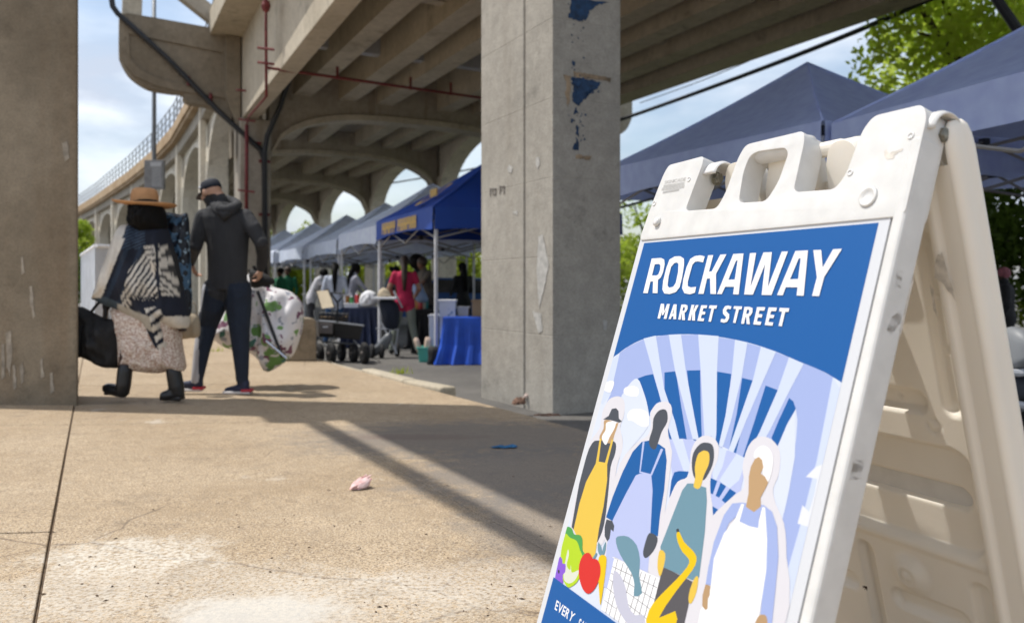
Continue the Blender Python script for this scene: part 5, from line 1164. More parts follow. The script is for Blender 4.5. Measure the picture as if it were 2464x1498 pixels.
fab = thing('fabric_cover', 'white fabric cover printed with green and purple plants beside the walking man', 'fabric bag', tuple(AT(650, 880, 7.25)))
puff('cloth', [(603, 655), (628, 668), (660, 690), (700, 702), (727, 730), (729, 775), (722, 810), (708, 850), (690, 868), (660, 888), (640, 893), (628, 870), (598, 845), (548, 838), (512, 812), (508, 795), (540, 755), (575, 700)], 7.25, .26, leafp, fab, rings=30, k=5, fold=.11, fs=26, ctr=(640, 780))
mb = MB()
for a, b in (((598, 650), (655, 672)), ((600, 662), (650, 690)), ((610, 640), (640, 690)), ((620, 700), (680, 860))): mb.tube([AT(*a, 7.0), AT(*b, 7.0)], .014, 6)
obj('frame_bar', mb, M['dark'], fab); mb = MB()
mb.tube([AT(640, 820, 6.93), AT(690, 862, 6.93)], .012, 6); obj('chrome_bar', mb, mat('chrome', (.6, .6, .6), .15, metal=1), fab)
puff('grip', [(600, 650), (625, 652), (655, 668), (660, 682), (630, 690), (605, 690)], 7.0, .06, M['black'], fab, rings=5)
tt = thing('tote_bag', 'large black tote bag hanging from the hand of the woman in the poncho', 'bag', tuple(AT(240, 880, 6.15)))
puff('bag_body', C3((62, 868), (100, 880), (180, 925), (250, 945), (338, 962), (330, 1100), (312, 1245), (250, 1258), (190, 1252), (120, 1215), (66, 1190), (30, 1170), (20, 900)), 6.2, .12, M['black'], tt, rings=12, fold=.06, fs=12)
for o_ in (0, .06):
    mb = MB(); mb.tube(crom([tuple(AT(*c3(*p), 6.15+o_)) for p in ((130, 900), (175, 845), (205, 838), (222, 900), (215, 945))], 4, closed=False), .011, 6); obj('handle', mb, M['black'], tt, smooth=True)
tie = blot('tie_dye_fabric', (.012, .018, .03), [((.06, .14, .24), 1, .50), ((.30, .42, .52), 1.9, .62), ((.004, .005, .01), 1.4, .60)], 9)
tdb = thing('folded_chair_bag', 'blue and black tie-dye bag slung beside the woman in the hat', 'bag', tuple(AT(425, 760, 6.35)))
puff('bag_body', C3((585, 275), (640, 268), (700, 280), (745, 275), (750, 400), (755, 520), (762, 700), (768, 900), (745, 915), (700, 860), (660, 700), (630, 540), (612, 400)), 6.42, .085, tie, tdb, rings=12, fold=.05, fs=9)
bt = thing('tote_bag', 'small beige cloth bag between the woman and the man', 'bag', tuple(AT(460, 810, 6.6)))
puff('bag_body', C3((690, 915), (760, 905), (815, 930), (822, 1050), (760, 1068), (700, 1060)), 6.6, .06, mat('beige_canvas', (.45, .38, .28), .9, .1), bt, rings=8, fold=.02); mb = MB()
mb.tube(crom([tuple(AT(*c3(*p), 6.6)) for p in ((715, 915), (745, 850), (790, 850), (805, 925))], 4, closed=False), .006, 5); obj('handle', mb, bpy.data.materials['beige_canvas'], bt)
# ------------------------------------------------ market people
def figure(label, px, Y, h, face, shirt, trousers, skn, hairm, hair='short', lean=(0, 0, 0), arms='down', cat='woman', legs=.10, sleeve='long', dress=False):
    """standing figure, facing angle `face` (degrees, 0 = away from the camera, 90 = towards the left)"""
    x = (px-CX)/F0*Y; z0 = mz(x, Y); root = thing('person', label, cat, (x, Y, z0)); a = math.radians(face); k = h/1.7
    R = Matrix.Rotation(a, 3, 'Z'); B = Vector((x, Y, z0)); ln = Vector(lean)
    def P(r, f, u):                            # local right, forward, up; lean shears everything above the hips
        t = max(0, u-.92)/.78; return B + R @ Vector((r*k+ln.x*t, f*k+ln.y*t, (u-ln.z*t*t)*k))
    side = R @ Vector((1, 0, 0)); sh = 3
    w = .96 if cat == 'woman' else 1.05; L = []
    L += [('loft', [P(0, 0, .84), P(0, 0, .95), P(0, 0, 1.08), P(0, .01, 1.22), P(0, .0, 1.36), P(0, 0, 1.44)], [.150*w, .158*w, .128*w, .150*w, .175*w, .09], [.11, .115, .095, .105, .095, .07], side, 1)]
    L += [('limb', [P(0, 0, 1.42), P(0, .015, 1.50)], [.052, .050], 0)]
    hc_ = P(0, .03, 1.585); hp_, HR_ = head(hc_, R @ Vector((0, 1, -.15-ln.z)), .93*k, 0); L += hp_
    reg_low = 0 if sleeve == 'short' else 1
    for s in (-1, 1):
        S0 = P(s*.17*w, 0, 1.385)
        if arms == 'down': E0, H0 = P(s*.235, -.02, 1.12), P(s*.235, .10, .90)
        elif arms == 'front': E0, H0 = P(s*.225, .04, 1.13), P(s*.13, .27, 1.04)
        elif arms == 'reach': E0, H0 = P(s*.20, .20, 1.16), P(s*.14, .42, .98)
        else: E0, H0 = P(s*.26, .02, 1.14), P(s*.20, .18, 1.02)
        m_ = S0.lerp(E0, .55)
        L += [('limb', [S0, m_], [.058, .050], 1), ('limb', [m_, E0], [.047, .042], reg_low), ('limb', [E0, H0], [.042, .031], reg_low)]
        d = (H0-E0).normalized(); L += hand(H0, d, R @ Vector((-s, 0, -.2)), s, 0, .92*k, .6)
        L += [('limb', [P(s*.085, 0, .90), P(s*(.09+legs*.4), .02, .50), P(s*(.09+legs), -.02, .10)], [.098, .066, .048], 2), ('limb', [P(s*(.09+legs), -.03, .06), P(s*(.095+legs), .13, .035)], [.045, .034], 3)]
    skin_body('body', L, [skins[skn], shirt, trousers, M['black']], root, .017, 3)
    U = HR_ @ Vector((0, 0, 1)); Fv = HR_ @ Vector((0, 1, 0)); mb = MB()
    mb.ball(hc_-Fv*.018*k+U*.028*k, (.088*k, .098*k, .098*k) if hair != 'afro' else (.15*k, .15*k, .15*k), 14, R=HR_)
    hb = obj('hair', mb, hairm, root, smooth=True)
    if hair == 'long':
        mb = MB(); b0 = hc_-Fv*.055*k; mb.tube([b0+U*.05, b0-Fv*.03-U*.10*k, b0-Fv*.05-U*.28*k+ln*.0, b0-Fv*.04-U*.50*k], [(.085, .06), (.095, .055), (.085, .045), (.03, .02)], 12); obj('long_hair', mb, hairm, root, smooth=True)
    if hair == 'bun':
        mb = MB(); mb.ball(hc_-Fv*.11*k+U*.05*k, .05*k, 10); obj('hair_bun', mb, hairm, root, smooth=True)
    return root
cl = lambda n, c, **k: folds(n, c, .85, .6, **k)
figure('woman in crimson short sleeved shirt and grey green trousers with long dark hair', 973, 13.0, 1.60, 8, cl('crimson_shirt', (.45, .015, .07)), cl('grey_green_trousers', (.20, .22, .185)), 'tan', M['hairbr'], 'long', arms='bent', legs=.13, sleeve='short')
figure('woman in slate shirt leaning right over the table behind the stroller', 925, 14.6, 1.58, -75, cl('slate_shirt', (.045, .06, .075)), M['black'], 'brown', M['hairb'], 'bun', lean=(0, .22, .12), arms='reach', sleeve='short')
figure('person with large black afro hair behind the woman in crimson', 1004, 14.3, 1.66, 150, cl('dark_vest', (.02, .02, .025)), M['black'], 'dark', M['hairb'], 'afro', arms='front')
figure('person in black top and patterned vest reaching down to the black table', 1030, 13.9, 1.68, 120, cl('patterned_vest', (.16, .13, .09), col2=(.02, .02, .03)), M['black'], 'brown', M['hairbr'], 'short', lean=(0, .10, .06), arms='reach', cat='man', sleeve='short')
figure('woman dressed all in black standing beyond the royal blue table', 1114, 15.6, 1.62, 35, M['black'], M['black'], 'dark', M['hairb'], 'long', arms='front')
figure('man in pale grey t-shirt bending over a box far back in the market', 748, 17.5, 1.72, -80, cl('pale_tshirt', (.52, .52, .55)), cl('dark_trousers', (.03, .03, .035)), 'brown', M['hairb'], 'short', lean=(0, .30, .20), arms='reach', cat='man', sleeve='short')
figure('person in pale blue long sleeved top and jeans behind the thick white tent pole', 806, 15.2, 1.60, 10, cl('pale_blue_top', (.45, .50, .60)), cl('jeans', (.02, .06, .14)), 'tan', M['hairb'], 'long', arms='down')
figure('person with long black hair in pale grey cardigan reaching onto the navy table', 842, 15.6, 1.64, -60, cl('grey_cardigan', (.44, .44, .50)), cl('jeans_dark', (.015, .035, .08)), 'dark', M['hairb'], 'long', lean=(0, .12, .05), arms='reach')
gg = cl('green_tshirt', (.015, .15, .07))
figure('person in green t-shirt far back on the left, nearer the walking man', 676, 20.0, 1.66, 150, gg, M['black'], 'brown', M['hairb'], 'afro' if 0 else 'short', cat='man')
figure('person in green t-shirt far back, right of the other green shirt', 693, 20.6, 1.70, 170, gg, M['black'], 'brown', M['hairbr'], 'short', cat='man')
# ------------------------------------------------ tables, boxes, wagon, stroller
def clothtable(label, x0, x1, ytop, Y, depth, m, rot=0.0, flare=.05):
    a = AT(x0, ytop, Y); b = AT(x1, ytop, Y); zt = a.z; c = (a+b)/2; z0 = mz(c.x, c.y)
    t = thing('market_table', label, 'table', (c.x, c.y+depth/2, z0)); w = (b-a).length
    nx, ny = 26, 12; per = [(w*i/nx-w/2, 0) for i in range(nx)]+[(w/2, depth*j/ny) for j in range(ny)]+[(w/2-w*i/nx, depth) for i in range(nx)]+[(-w/2, depth-depth*j/ny) for j in range(ny)]
    R = Matrix.Rotation(rot, 3, 'Z'); n = len(per); vs = []; rows = [(0.0, 0.0), (.02, .004), (.2, .01), (.6, .03), (1, flare)]
    for v, fl in rows:
        for i, (x, y) in enumerate(per):
            cx_, cy_ = x/(w/2), (y-depth/2)/(depth/2); wv = math.sin(i*1.35)*.035*v*(1+.5*math.sin(i*.37)); l_ = math.hypot(cx_, cy_) or 1
            vs.append(c+R @ Vector((x+cx_*(fl+wv), y+cy_*(fl+wv), 0))+Vector((0, 0, (z0+.012-zt)*v)))
    mb = MB(); fs = [(j*n+i, j*n+(i+1) % n, (j+1)*n+(i+1) % n, (j+1)*n+i) for j in range(4) for i in range(n)]+[tuple(range(n))]
    mb.add(vs, fs); obj('table_cloth', mb, m, t, smooth=False)
    for sx, sy in ((-1, .08), (1, .08), (-1, depth-.08), (1, depth-.08)):
        mb = MB(); q = c+R @ Vector((sx*(w/2-.08), sy, 0)); mb.tube([Vector((q.x, q.y, z0)), Vector((q.x, q.y, zt-.03))], .014, 6); obj('leg', mb, M['truss'], t)
    return t, c, zt
clb = mat('royal_blue_cloth', (.01, .08, .52), .55, .25, 3); cln = mat('navy_cloth', (.008, .016, .05), .7, .3, 3)
clothtable('table under a long royal blue cloth beside the grey column', 1066, 1240, 763, 10.9, .8, clb, 0, .10)
clothtable('table under a black cloth behind the woman in crimson', 1000, 1056, 744, 13.2, .8, M['black'])
clothtable('table under a navy cloth behind the garden wagon', 826, 908, 740, 14.6, .9, cln)
def crate(name, label, cat, x0, x1, y0, y1, Y, dep, m, ground=False, taper=0.0, lid=None, parts='bin_body'):
    a, b = AT(x0, y0, Y), AT(x1, y1, Y); c = (a+b)/2; zb = min(a.z, b.z); zt = max(a.z, b.z)
    if ground: zb = mz(c.x, c.y)
    t = thing(name, label, cat, (c.x, c.y+dep/2, zb)); w = abs(b.x-a.x)/2; mb = MB(); tw = w*(1-taper); th = .012
    def ring(z, w_, d_): return [Vector((c.x-w_, c.y+dep/2-d_, z)), Vector((c.x+w_, c.y+dep/2-d_, z)), Vector((c.x+w_, c.y+dep/2+d_, z)), Vector((c.x-w_, c.y+dep/2+d_, z))]
    R = [ring(zb, tw, dep/2*(1-taper)), ring(zt, w, dep/2), ring(zt, w-th, dep/2-th), ring(zb+.02, tw-th, dep/2*(1-taper)-th)]
    vs = [q for r in R for q in r]; fs = [(j*4+i, j*4+(i+1) % 4, (j+1)*4+(i+1) % 4, (j+1)*4+i) for j in range(3) for i in range(4)]+[(0, 1, 2, 3), (12, 13, 14, 15)]
    mb.add(vs, fs); obj(parts, mb, m, t, bevel=.006)
    mb = MB(); r0 = ring(zt-.02, w+.012, dep/2+.012); r1 = ring(zt+.006, w+.012, dep/2+.012); mb.hexa(r0, r1) if lid else mb.add(r0+r1+ring(zt+.006, w-.004, dep/2-.004)+ring(zt-.02, w-.004, dep/2-.004), [(j*4+i, j*4+(i+1) % 4, (j+1)*4+(i+1) % 4, (j+1)*4+i) for j in range(3) for i in range(4)]+[(0, 1, 13, 12), (1, 2, 14, 13), (2, 3, 15, 14), (3, 0, 12, 15)])
    obj('rim', mb, m if not lid else lid, t, bevel=.004)
    return t, c, zt
mint = mat('mint_plastic', (.08, .42, .33), .5, .05); offw = mat('white_plastic', (.62, .63, .66), .5, .05); card = mat('cardboard', (.36, .25, .14), .9, .1)
bk, c, zt = crate('basket', 'mint green plastic basket on the ground holding bread loaves', 'basket', 1004, 1048, 836, 872, 11.3, .28, mint, True, .18)
for k, (dx, r) in enumerate(((-.09, 20), (-.02, -5), (.06, 12))):
    mb = MB(); p = Vector((c.x+dx, c.y+.14, zt-.12)); d = Vector((math.sin(math.radians(-r)), .1, 1)).normalized(); mb.tube([p, p+d*.06, p+d*.2, p+d*.25, p+d*.265], [.035, .042, .042, .034, .012], 10)
    tagit(obj('bread_loaf', mb, mat('crust', (.55, .42, .33), .8, .2, 20) if k == 0 else bpy.data.materials['crust'], None, smooth=True, loc=tuple(p)), ['bread loaf leaning left in the mint green basket', 'upright bread loaf in the middle of the mint green basket', 'bread loaf at the right side of the mint green basket'][k], 'bread', 'bread loaves in the mint basket')
crate('bin', 'tall white plastic bin behind the corner pole of the blue tent', 'bin', 1032, 1052, 758, 858, 11.7, .3, offw, True, .15)
bs = thing('banner_stand', 'white banner stand with blue printed pattern left of the royal blue table', 'banner', tuple(AT(1075, 870, 11.4)))
mb = MB(); a = AT(1058, 762, 11.42); b = AT(1080, 872, 11.42); mb.box(((a.x+b.x)/2, 11.42, (a.z+b.z)/2), (abs(a.x-b.x), .03, abs(a.z-b.z))); obj('panel', mb, blot('blue_pattern_print', (.60, .64, .72), [((.10, .22, .34), 1, .60)], 7), bs)
bx, c, zt = crate('box', 'white and blue printed box standing on the royal blue table edge', 'box', 1056, 1096, 722, 762, 11.2, .25, bpy.data.materials['blue_pattern_print'], False, 0, lid=M['white'])
crate('box', 'cream paper box on the royal blue table', 'box', 1100, 1128, 738, 762, 11.3, .2, mat('cream_card', (.55, .53, .48), .8), False, .1, lid=bpy.data.materials.get('cream_card'))
crate('box', 'brown cardboard box on the blue table beside the grey column', 'box', 1136, 1180, 722, 762, 11.25, .3, card, False, 0)
sb = tagit(puff('sandbag', [(1030, 836), (1045, 832), (1058, 838), (1060, 858), (1066, 878), (1048, 884), (1028, 880), (1030, 860)], 10.95, .09, M['black'], None, rings=8, fold=.02), 'black sandbag weighing down the corner pole of the blue tent', 'sandbag')
tagit(puff('plastic_bag', [(868, 712), (885, 698), (905, 706), (908, 728), (890, 738), (866, 735)], 14.7, .12, M['white'], None, rings=8, fold=.04, fs=5), 'white plastic bag heaped on the navy table', 'bag')
crate('tray', 'pale food tray on the left end of the navy table', 'tray', 828, 862, 730, 740, 14.7, .35, M['white'])
tagit(puff('cushion', [(992, 684), (1010, 680), (1022, 700), (1030, 724), (1005, 726), (995, 705)], 13.4, .1, mat('pale_blue_bag', (.30, .42, .62), .7, .1), None, rings=8, fold=.03), 'pale blue bag on the black table right of the woman in crimson', 'bag')
rq = random.Random(12)
cols = [('amber', (.35, .16, .03)), ('green', (.05, .22, .06)), ('red', (.40, .03, .03)), ('cream', (.6, .55, .45)), ('teal', (.03, .25, .25))]
for k in range(10):
    nm, cc = cols[k % 5]; x0 = (1002+k*5) if k < 5 else (832+(k-5)*13); Yk, yt = (13.5, 744) if k < 5 else (15.0, 733); base = AT(x0, yt, Yk); base.y += rq.uniform(0, .3); h_ = rq.uniform(.12, .24); base.z += 0
    mm = bpy.data.materials.get(nm+'_jar') or mat(nm+'_jar', cc, .4); t_ = thing('jar', 'small %s coloured jar standing on the %s market table' % (nm, 'black' if k < 5 else 'navy'), 'jar', tuple(base), 'jars and pots set out on the market tables')
    mb = MB(); mb.lathe([(.035, 0), (.04, .01), (.04, h_*.75), (.025, h_*.85)], base, 12); obj('jar_body', mb, mm, t_, smooth=True); mb = MB(); mb.lathe([(.027, h_*.85), (.027, h_)], base, 12); obj('lid', mb, M['white'], t_)
# garden wagon
YG = 11.2
wg = thing('garden_wagon', 'dark garden wagon with a grey end panel and triangular pull handle', 'wagon', tuple(AT(812, 855, YG)))
def wb(name, pts, Y, dep, m, par=wg):
    mb = MB(); q = [AT(*p, Y) for p in pts]; dv = Vector((-.35, .93, 0)).normalized()*dep; mb.hexa(q, [v+dv for v in q]); return obj(name, mb, m, par, bevel=.01)
gp = mat('grey_panel', (.16, .14, .13), .7, .1); tub = mat('black_tub', (.014, .014, .015), .5, .2)
wb('end_panel', [(768, 775), (801, 778), (801, 804), (770, 802)], YG-.02, .02, gp); wb('wagon_bed', [(803, 776), (874, 784), (866, 818), (806, 812)], YG+.02, .5, tub)
wb('wagon_bed_end', [(766, 772), (803, 775), (803, 812), (768, 810)], YG+.04, .5, tub)
mb = MB(); mb.tube([AT(768, 771, YG), AT(803, 774, YG), AT(875, 783, YG), AT(872, 783, YG+.5)], .013, 6); obj('rim_rail', mb, mat('silver_rail', (.35, .37, .40), .4), wg)
mb = MB(); q = AT(783, 786, YG-.03); mb.box(q, (.07, .004, .02)); obj('label_plate', mb, M['white'], wg)
for (x, y, Y, r) in ((769, 838, 11.15, .14), (797, 842, 11.0, .15), (851, 845, 11.3, .13), (877, 848, 11.05, .15), (822, 838, 11.6, .13)):
    mb = MB(); c = AT(x, y, Y); c.z = mz(c.x, c.y)+r; ax = Vector((.8, .45, 0)).normalized(); R = Matrix((Vector((-ax.y, ax.x, 0)), Vector((0, 0, 1)), ax)).transposed()
    mb.lathe([(r*.5, -.035), (r*.85, -.04), (r, -.02), (r, .02), (r*.85, .04), (r*.5, .035)], c, 18, R=R); w_o = obj('wheel', mb, M['black'], wg, smooth=True)
    mb = MB(); mb.lathe([(r*.5, -.02), (r*.5, .02)], c, 12, R=R); mb.ball(c-ax*.03, .03, 8); obj('rim', mb, gp, w_o)
mb = MB(); mb.tube([AT(770, 812, YG), AT(780, 826, YG), AT(797, 840, 11.0)], .014, 6); mb.tube([AT(850, 818, YG), AT(862, 830, YG), AT(877, 846, 11.05)], .014, 6); mb.tube([AT(780, 822, YG+.1), AT(862, 828, YG+.1)], .014, 6); obj('axle_frame', mb, M['dark2'], wg)
mb = MB(); P_ = [AT(796, 704, YG-.2), AT(830, 706, YG-.2), AT(816, 724, YG-.2), AT(812, 728, YG-.2), AT(797, 706, YG-.2)]; mb.tube(P_, .014, 6); mb.tube([AT(813, 728, YG-.2), AT(812, 775, YG)], .012, 6); obj('pull_handle', mb, M['dark'], wg)
cr = thing('wire_crate', 'black folding crate of goods resting on top of the wagon', 'crate', tuple(AT(800, 770, 11.4)))
for k in range(6): 
    mb = MB(); y_ = 752+k*3.6; mb.tube([AT(768, y_, 11.3), AT(838, y_+3, 11.3)], .008, 4); obj('crate_bar', mb, M['dark'], cr)
for k in range(8): 
    mb = MB(); x_ = 768+k*10; mb.tube([AT(x_, 750, 11.3), AT(x_, 774, 11.3)], .007, 4); obj('crate_bar', mb, M['dark'], cr)
mb = MB(); mb.box(AT(803, 766, 11.55), (.36, .3, .06)); obj('goods', mb, card, cr)
fc = thing('folding_chair', 'pale canvas folding chair leaning behind the wagon', 'chair', tuple(AT(780, 770, 12.2)))
mb = MB(); q = [AT(762, 700, 12.2), AT(790, 698, 12.2), AT(803, 738, 12.0), AT(775, 742, 12.0)]; mb.hexa(q, [v+Vector((0, .03, 0)) for v in q]); obj('canvas_seat', mb, mat('cream_canvas', (.55, .47, .34), .9, .1), fc)
for a, b in (((757, 695), (775, 745)), ((790, 695), (806, 742)), ((757, 745), (762, 830)), ((800, 742), (795, 830))): mb = MB(); mb.tube([AT(*a, 12.15), AT(*b, 12.1)], .014, 6); obj('frame_bar', mb, M['dark2'], fc)
# stroller
st_ = thing('stroller', 'dark folding baby stroller with pale tray and silver frame', 'stroller', tuple(AT(925, 850, 12.2)))
YS = 12.2
for a, b in (((905, 712), (930, 790)), ((905, 790), (955, 792)), ((915, 850), (955, 760)), ((955, 850), (915, 770)), ((948, 700), (968, 740)), ((958, 790), (950, 852))): mb = MB(); mb.tube([AT(*a, YS), AT(*b, YS+.1)], .013, 6); obj('frame_tube', mb, mat('silver_tube', (.4, .42, .46), .35) if 'silver_tube' not in bpy.data.materials else bpy.data.materials['silver_tube'], st_)
puff('seat', [(912, 722), (940, 720), (958, 732), (962, 760), (955, 790), (930, 792), (918, 760)], YS+.1, .16, mat('navy_canvas', (.01, .015, .03), .8), st_, rings=8, fold=.03)
mb = MB(); mb.box(AT(928, 717, YS), (.36, .3, .035)); obj('tray', mb, M['white'], st_, bevel=.01)
puff('hood', [(912, 700), (922, 692), (935, 698), (940, 714), (910, 714)], YS+.1, .08, mat('cream_liner', (.5, .42, .3), .9), st_, rings=6)
for x, y in ((895, 845), (918, 848), (955, 850)):
    mb = MB(); c = AT(x, y, YS-.1 if x < 950 else YS+.3); c.z = mz(c.x, c.y)+.11; ax = Vector((.9, .4, 0)).normalized(); R = Matrix((Vector((-ax.y, ax.x, 0)), Vector((0, 0, 1)), ax)).transposed(); mb.lathe([(.06, -.025), (.11, -.02), (.11, .02), (.06, .025)], c, 16, R=R); obj('wheel', mb, M['black'], st_, smooth=True)
puff('footrest', [(888, 846), (905, 828), (932, 800), (945, 806), (935, 835), (915, 850), (900, 858)], YS-.05, .07, M['dark2'], st_, rings=6)
# concrete block
cb = AT(726, 868, 10.3); zb = gz(cb.x, cb.y); s_ = 10.3/F0
mb = MB(); prof = [(640-726, 0), (762-726, 0), (762-726, 70), (760-726, 98), (752-726, 103), (706-726, 103), (698-726, 98), (694-726, 70), (682-726, 38), (655-726, 16)]
mb.prism([(x*s_, y*s_*1.02) for x, y in prof], Vector((1, 0, 0)), Vector((0, 0, 1)), (cb.x, cb.y, zb), Vector((-.42, .86, 0))*1.1)
tagit(obj('concrete_block', mb, M['conc_l'], None, bevel=.03, seg=3, loc=(cb.x, cb.y, zb)), 'stained concrete barrier block standing beside the wagon', 'barrier')
# ------------------------------------------------ street pole with sign back, pale fence
sp = thing('street_pole', 'grey street pole with the blank back of a rectangular sign', 'street pole', tuple(PS(0, 0, 0)+Vector((-8.99, 20.0, mz(-9, 20)))))
mb = MB(); x = (371-CX)/F0*20.0; mb.tube([(x, 20.0, mz(x, 20)), (x, 20.0, 8.5)], [.06, .045], 10); obj('pole', mb, M['dark2'], sp, smooth=True)
a, b = AT(350, 386, 19.9), AT(397, 456, 19.9); mb = MB(); mb.box(((a.x+b.x)/2, 19.88, (a.z+b.z)/2), (b.x-a.x, .10, a.z-b.z)); obj('sign_cabinet', mb, mat('cabinet_grey', (.19, .19, .19), .7, .2, 8), sp, bevel=.01)
a, b = AT(361, 390, 19.8), AT(388, 400, 19.8); mb = MB(); mb.box(((a.x+b.x)/2, 19.82, (a.z+b.z)/2), (b.x-a.x, .01, a.z-b.z)); obj('label_plate', mb, M['lgrey'], sp)
for k in range(9):
    q = AT(366+k*2.6, 422, 19.8); mb = MB(); mb.box((q.x, 19.825, q.z), (.012, .006, .55)); obj('vent_slat', mb, M['lgrey'], sp)
fe = thing('fence', 'pale white corrugated fence panels at the left behind the woman', 'fence', (-6.9, 13, mz(-7, 13)))
fw = mat('pale_fence_paint', (.62, .66, .72), .6, .12, 3)
for a, b, n in ((Vector((-9.3, 17.2, 0)), Vector((-6.79, 13.0, 0)), 16), (Vector((-6.78, 12.98, 0)), Vector((-6.3, 13.7, 0)), 4)):
    for k in range(n):
        p, q = a.lerp(b, k/n), a.lerp(b, (k+.94)/n); off = Vector((b.y-a.y, a.x-b.x, 0)).normalized()*(.02 if k % 2 else -.02); zb = mz(p.x, p.y)
        mb = MB(); bb = [p+off, q+off, q+off+Vector((0, .03, 0)), p+off+Vector((0, .03, 0))]; mb.hexa([v+Vector((0, 0, zb)) for v in bb], [v+Vector((0, 0, .62)) for v in bb]); obj('fence_board', mb, fw, fe)
    mb = MB(); mb.tube([a+Vector((0, 0, .65)), b+Vector((0, 0, .65))], .035, 6); obj('top_rail', mb, M['white'], fe)
# ------------------------------------------------ trees
def leafmat(name, c1, c2):
    m = mat(name, c1, .55, col2=c2, sc=.9, trans=.55, spec=.3); return m
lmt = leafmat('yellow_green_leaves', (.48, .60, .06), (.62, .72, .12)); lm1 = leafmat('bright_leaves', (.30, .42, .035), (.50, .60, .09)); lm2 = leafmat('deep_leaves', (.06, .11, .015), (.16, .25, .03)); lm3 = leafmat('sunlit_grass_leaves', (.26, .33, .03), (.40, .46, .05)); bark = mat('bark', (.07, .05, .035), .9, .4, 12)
def tree(name, label, x, y, zc, r, n, lsize, lm, group=None, trunk=True, flat=1.0, seed=1, cat='tree', zb=None):
    rg = np.random.RandomState(seed); z0 = mz(x, y) if zb is None else zb; t = thing(name, label, cat, (x, y, z0), group)
    ncl = 26; cl_ = []
    while len(cl_) < ncl:
        v = rg.normal(size=3); v /= np.linalg.norm(v); d = rg.uniform(.35, .88); cl_.append((v*d*np.array([r, r, r*flat]), r*rg.uniform(.2, .38)))
    vs = np.zeros((n, 4, 3)); 
    ci = rg.randint(0, ncl, n); cen = np.array([c[0] for c in cl_])[ci]; cr_ = np.array([c[1] for c in cl_])[ci]
    d = rg.normal(size=(n, 3)); d /= np.linalg.norm(d, axis=1)[:, None]; p = cen+d*(cr_*rg.uniform(.3, 1, n)**.5)[:, None]
    a = rg.normal(size=(n, 3)); a /= np.linalg.norm(a, axis=1)[:, None]; b = np.cross(a, rg.normal(size=(n, 3))); b /= np.linalg.norm(b, axis=1)[:, None]
    s = lsize*rg.uniform(.6, 1.3, n)[:, None]; vs[:, 0] = p-a*s; vs[:, 1] = p+b*s*.45; vs[:, 2] = p+a*s; vs[:, 3] = p-b*s*.45
    vs += np.array([x, y, zc])-np.array([x, y, z0]); me = bpy.data.meshes.new('crown'); me.vertices.add(n*4); me.vertices.foreach_set('co', vs.reshape(-1)); me.loops.add(n*4); me.loops.foreach_set('vertex_index', np.arange(n*4)); me.polygons.add(n); me.polygons.foreach_set('loop_start', np.arange(n)*4); me.polygons.foreach_set('loop_total', np.full(n, 4)); me.update(); me.materials.append(lm)
    link('crown', me, t)
    if trunk:
        mb = MB(); B = Vector((x, y, z0)); T_ = Vector((x, y, zc-r*.3*flat)); mb.tube([B, B.lerp(T_, .5)+Vector((.05*r, 0, 0)), T_], [.09*r, .07*r, .05*r], 8)
        obj('trunk', mb, bark, t, smooth=True)
        for k in range(0, 12):
            mb = MB(); c = Vector(cl_[k][0])+Vector((x, y, zc)); mb.tube([T_-Vector((0, 0, .15*r)), T_.lerp(c, .5)+Vector((0, 0, .08*r)), c], [.035*r, .02*r, .008*r], 5); obj('limb', mb, bark, t)
    return t
tree('leafy_tree', 'tall leafy green tree rising behind the sky-tinted tents at the top right', 8.35, 14.5, 4.75, 2.85, 14000, .10, lmt, seed=3)
tree('leafy_tree', 'tall green tree partly cut off by the upper right picture corner', 12.2, 16.0, 5.6, 3.2, 12000, .11, lm1, seed=8)
tree('shade_tree', 'dark leafy tree low at the right edge beyond the sandwich board', 8.2, 12.2, 1.0, 2.1, 11000, .08, lm2, seed=5, flat=1.0)
tree('bush', 'sunlit bush at the right picture edge under the dark tree', 8.9, 12.0, -.35, 1.2, 6000, .07, lm3, seed=6, trunk=False, cat='bush', flat=.7)
HG = 'green trees beyond the tents on the far side of the viaduct'
for k, (p, s, zc, r) in enumerate(((17.5, 13, .8, 2.4), (18.2, 18, .7, 2.5), (18, 23, .9, 2.8), (19, 29, .9, 3), (20, 36, 1, 3.2), (19.5, 43, 1.0, 3.0), (20, 50, 1, 3.2))):
    q = PS(p, s); tree('roadside_tree', ['round green tree just right of the grey column, nearest of its row', 'green tree second in the row right of the grey column', 'green tree third in the row beyond the tents', 'green tree seen under the tents right of the woman in black', 'green tree seen beyond the woman in crimson', 'green tree seen beyond the navy table', 'farthest green tree of the row beyond the tents'][k], q.x, q.y, zc, r, 5500, .13, lm1 if k % 2 == 0 else lm3, HG, seed=20+k)
for k, (x, y, zc, r) in enumerate(((-9, 52, 1.0, 3.2), (-14.5, 58, 1.2, 3.6), (-20, 62, 1.2, 3.5), (-5, 60, 1.6, 4))):
    tree('distant_tree', ['yellow green tree far behind the navy table', 'yellow green tree far behind the bending man', 'yellow green tree far behind the people in green', 'yellow green tree far beyond the woman in crimson'][k], x, y, zc, r, 4000, .2, lm3, 'yellow green trees far behind the market', seed=40+k)
tree('bushy_tree', 'small bright green tree left of the far viaduct arches', -17.6, 31.5, 1.45, 1.35, 5500, .10, lm1, seed=51)
tree('bushy_tree', 'low green shrub at the foot of the small tree beside the left pier', -16.4, 29.5, .25, 1.0, 3500, .09, lm2, seed=52, trunk=False)
